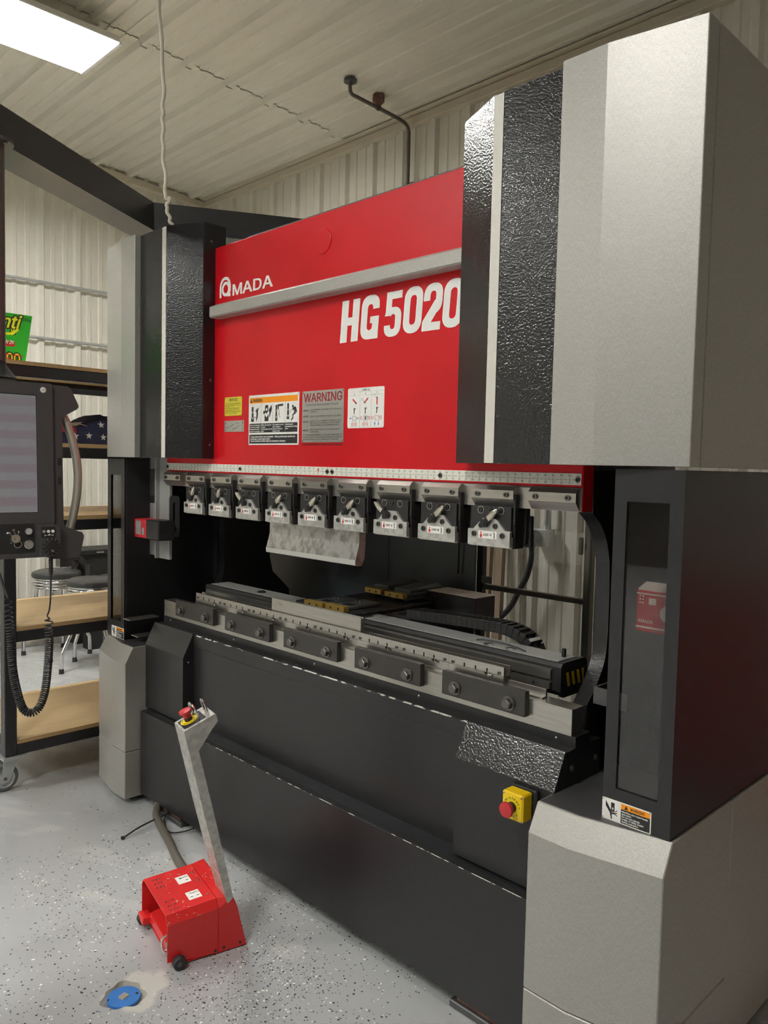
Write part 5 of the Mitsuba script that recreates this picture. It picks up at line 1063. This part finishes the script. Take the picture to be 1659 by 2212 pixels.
for x, w_, lab in ((-.925, .042, 'left of two weathered planks leaning on the back wall behind the opening'), (-.838, .050, 'right of two weathered planks leaning on the back wall behind the opening')):
    put('wooden_plank', hull([(x + .06 + dx, 2.06 + dy, 0) for dx in (0, w_) for dy in (0, .038)] + [(x - .015 + dx, 2.215 + dy, 1.95) for dx in (0, w_) for dy in (0, .038)]), 'plank_wood', False, label=lab, cat_='plank')
k = thing('power_outlet', 'grey electrical box with conduit on the back wall behind the opening', 'electrical box')
put(k + '__box', bx(-.600, -.468, 2.17, 2.268, 1.090, 1.195, .004), 'galvanised', 20)
put(k + '__conduit', tube([(-.500, 2.225, 1.195), (-.500, 2.225, 3.0)], .0165, 14), 'galvanised', 40); put(k + '__connector', cat([cyl((-.5, 2.225, 1.19), (-.5, 2.225, 1.23), .024, 14), cyl((-.5, 2.225, 1.235), (-.5, 2.225, 1.25), .022, 14)]), 'galvanised', 30)
for z in (1.11, 1.14, 1.17): put(k + '__knockout', lathe([(.007, 0), (.007, .001), (.0001, .001)], (-.468, 2.215, z), (1, 0, 0), 10), 'steel', 30)
k = thing('power_cable', 'thick black power cable with a round plug hanging from the outlet box', 'power cable')
put(k + '__plug', cat([lathe([(.043, 0), (.043, .03), (.036, .055), (.0001, .058)], (-.545, 2.17, 1.148), (0, -1, 0), 24), cyl((-.545, 2.135, 1.12), (-.545, 2.135, 1.085), .032, 16, .022)]), 'rubber', 35)
put(k + '__cable', tube([(-.545, 2.135, 1.095), (-.545, 2.135, 1.02), (-.575, 2.14, .91), (-.625, 2.14, .82), (-.685, 2.14, .71), (-.765, 2.13, .62), (-.85, 2.11, .555), (-.95, 2.05, .52), (-1.05, 1.9, .50), (-1.12, 1.5, .52), (-1.12, 1.1, .55)], .0175, 12, 6), 'rubber', 40)

# ------------------------------------------------------------------ things the shiny surfaces mirror, out of the picture
def wall_flag_col(p, n, uv):
    i = dr.floor((p.z - 1.62) / .098); odd = i - 2 * dr.floor(i / 2)
    c = mix((.62, .60, .57), (.42, .03, .05), dr.select(odd < .5, mi.Float(1), mi.Float(0)))
    return mix(c, (.015, .02, .06), dr.select((p.z > 1.62 + .098 * 6) & (p.y < -.1), mi.Float(1), mi.Float(0)))
bsdf('striped_cloth', two(pr(proc(wall_flag_col), .8)))
yy, zz = np.meshgrid(np.linspace(-.75, 2.15, 60), np.linspace(1.62, 2.894, 30), indexing='ij')
xx = ROOM_X1 - .03 - .012 * np.sin(yy * 22 + zz * 3); n0, n1 = yy.shape
put('wall_flag', trimesh.Trimesh(np.stack([xx, yy, zz], -1).reshape(-1, 3), [f for i in range(n0 - 1) for j in range(n1 - 1) for f in ([i * n1 + j, (i + 1) * n1 + j, (i + 1) * n1 + j + 1], [i * n1 + j, (i + 1) * n1 + j + 1, i * n1 + j + 1])], process=False), 'striped_cloth', True, label='striped flag on the right wall, mirrored in the pendant screen', cat_='flag')
k = thing('tool_chest', 'red tool chest on castors against the back wall right of the machine', 'tool chest')
put(k + '__body', bx(1.95, 2.85, 1.72, 2.20, .12, 1.05, .006), 'red_paint', False)
for i in range(5):
    d = put(k + '__drawer', bx(1.97, 2.83, 1.708, 1.722, .15 + .176 * i, .31 + .176 * i, .004), 'red_paint', False); put(d + '__pull', bx(2.1, 2.7, 1.695, 1.71, .285 + .176 * i, .30 + .176 * i, .003), 'aluminium', False)
for x in (2.02, 2.78):
    for y in (1.80, 2.14): put(k + '__castor', lathe([(.03, -.02), (.06, -.02), (.06, .02), (.03, .02)], (x, y, .06), (1, 0, 0), 20), 'rubber', 30)
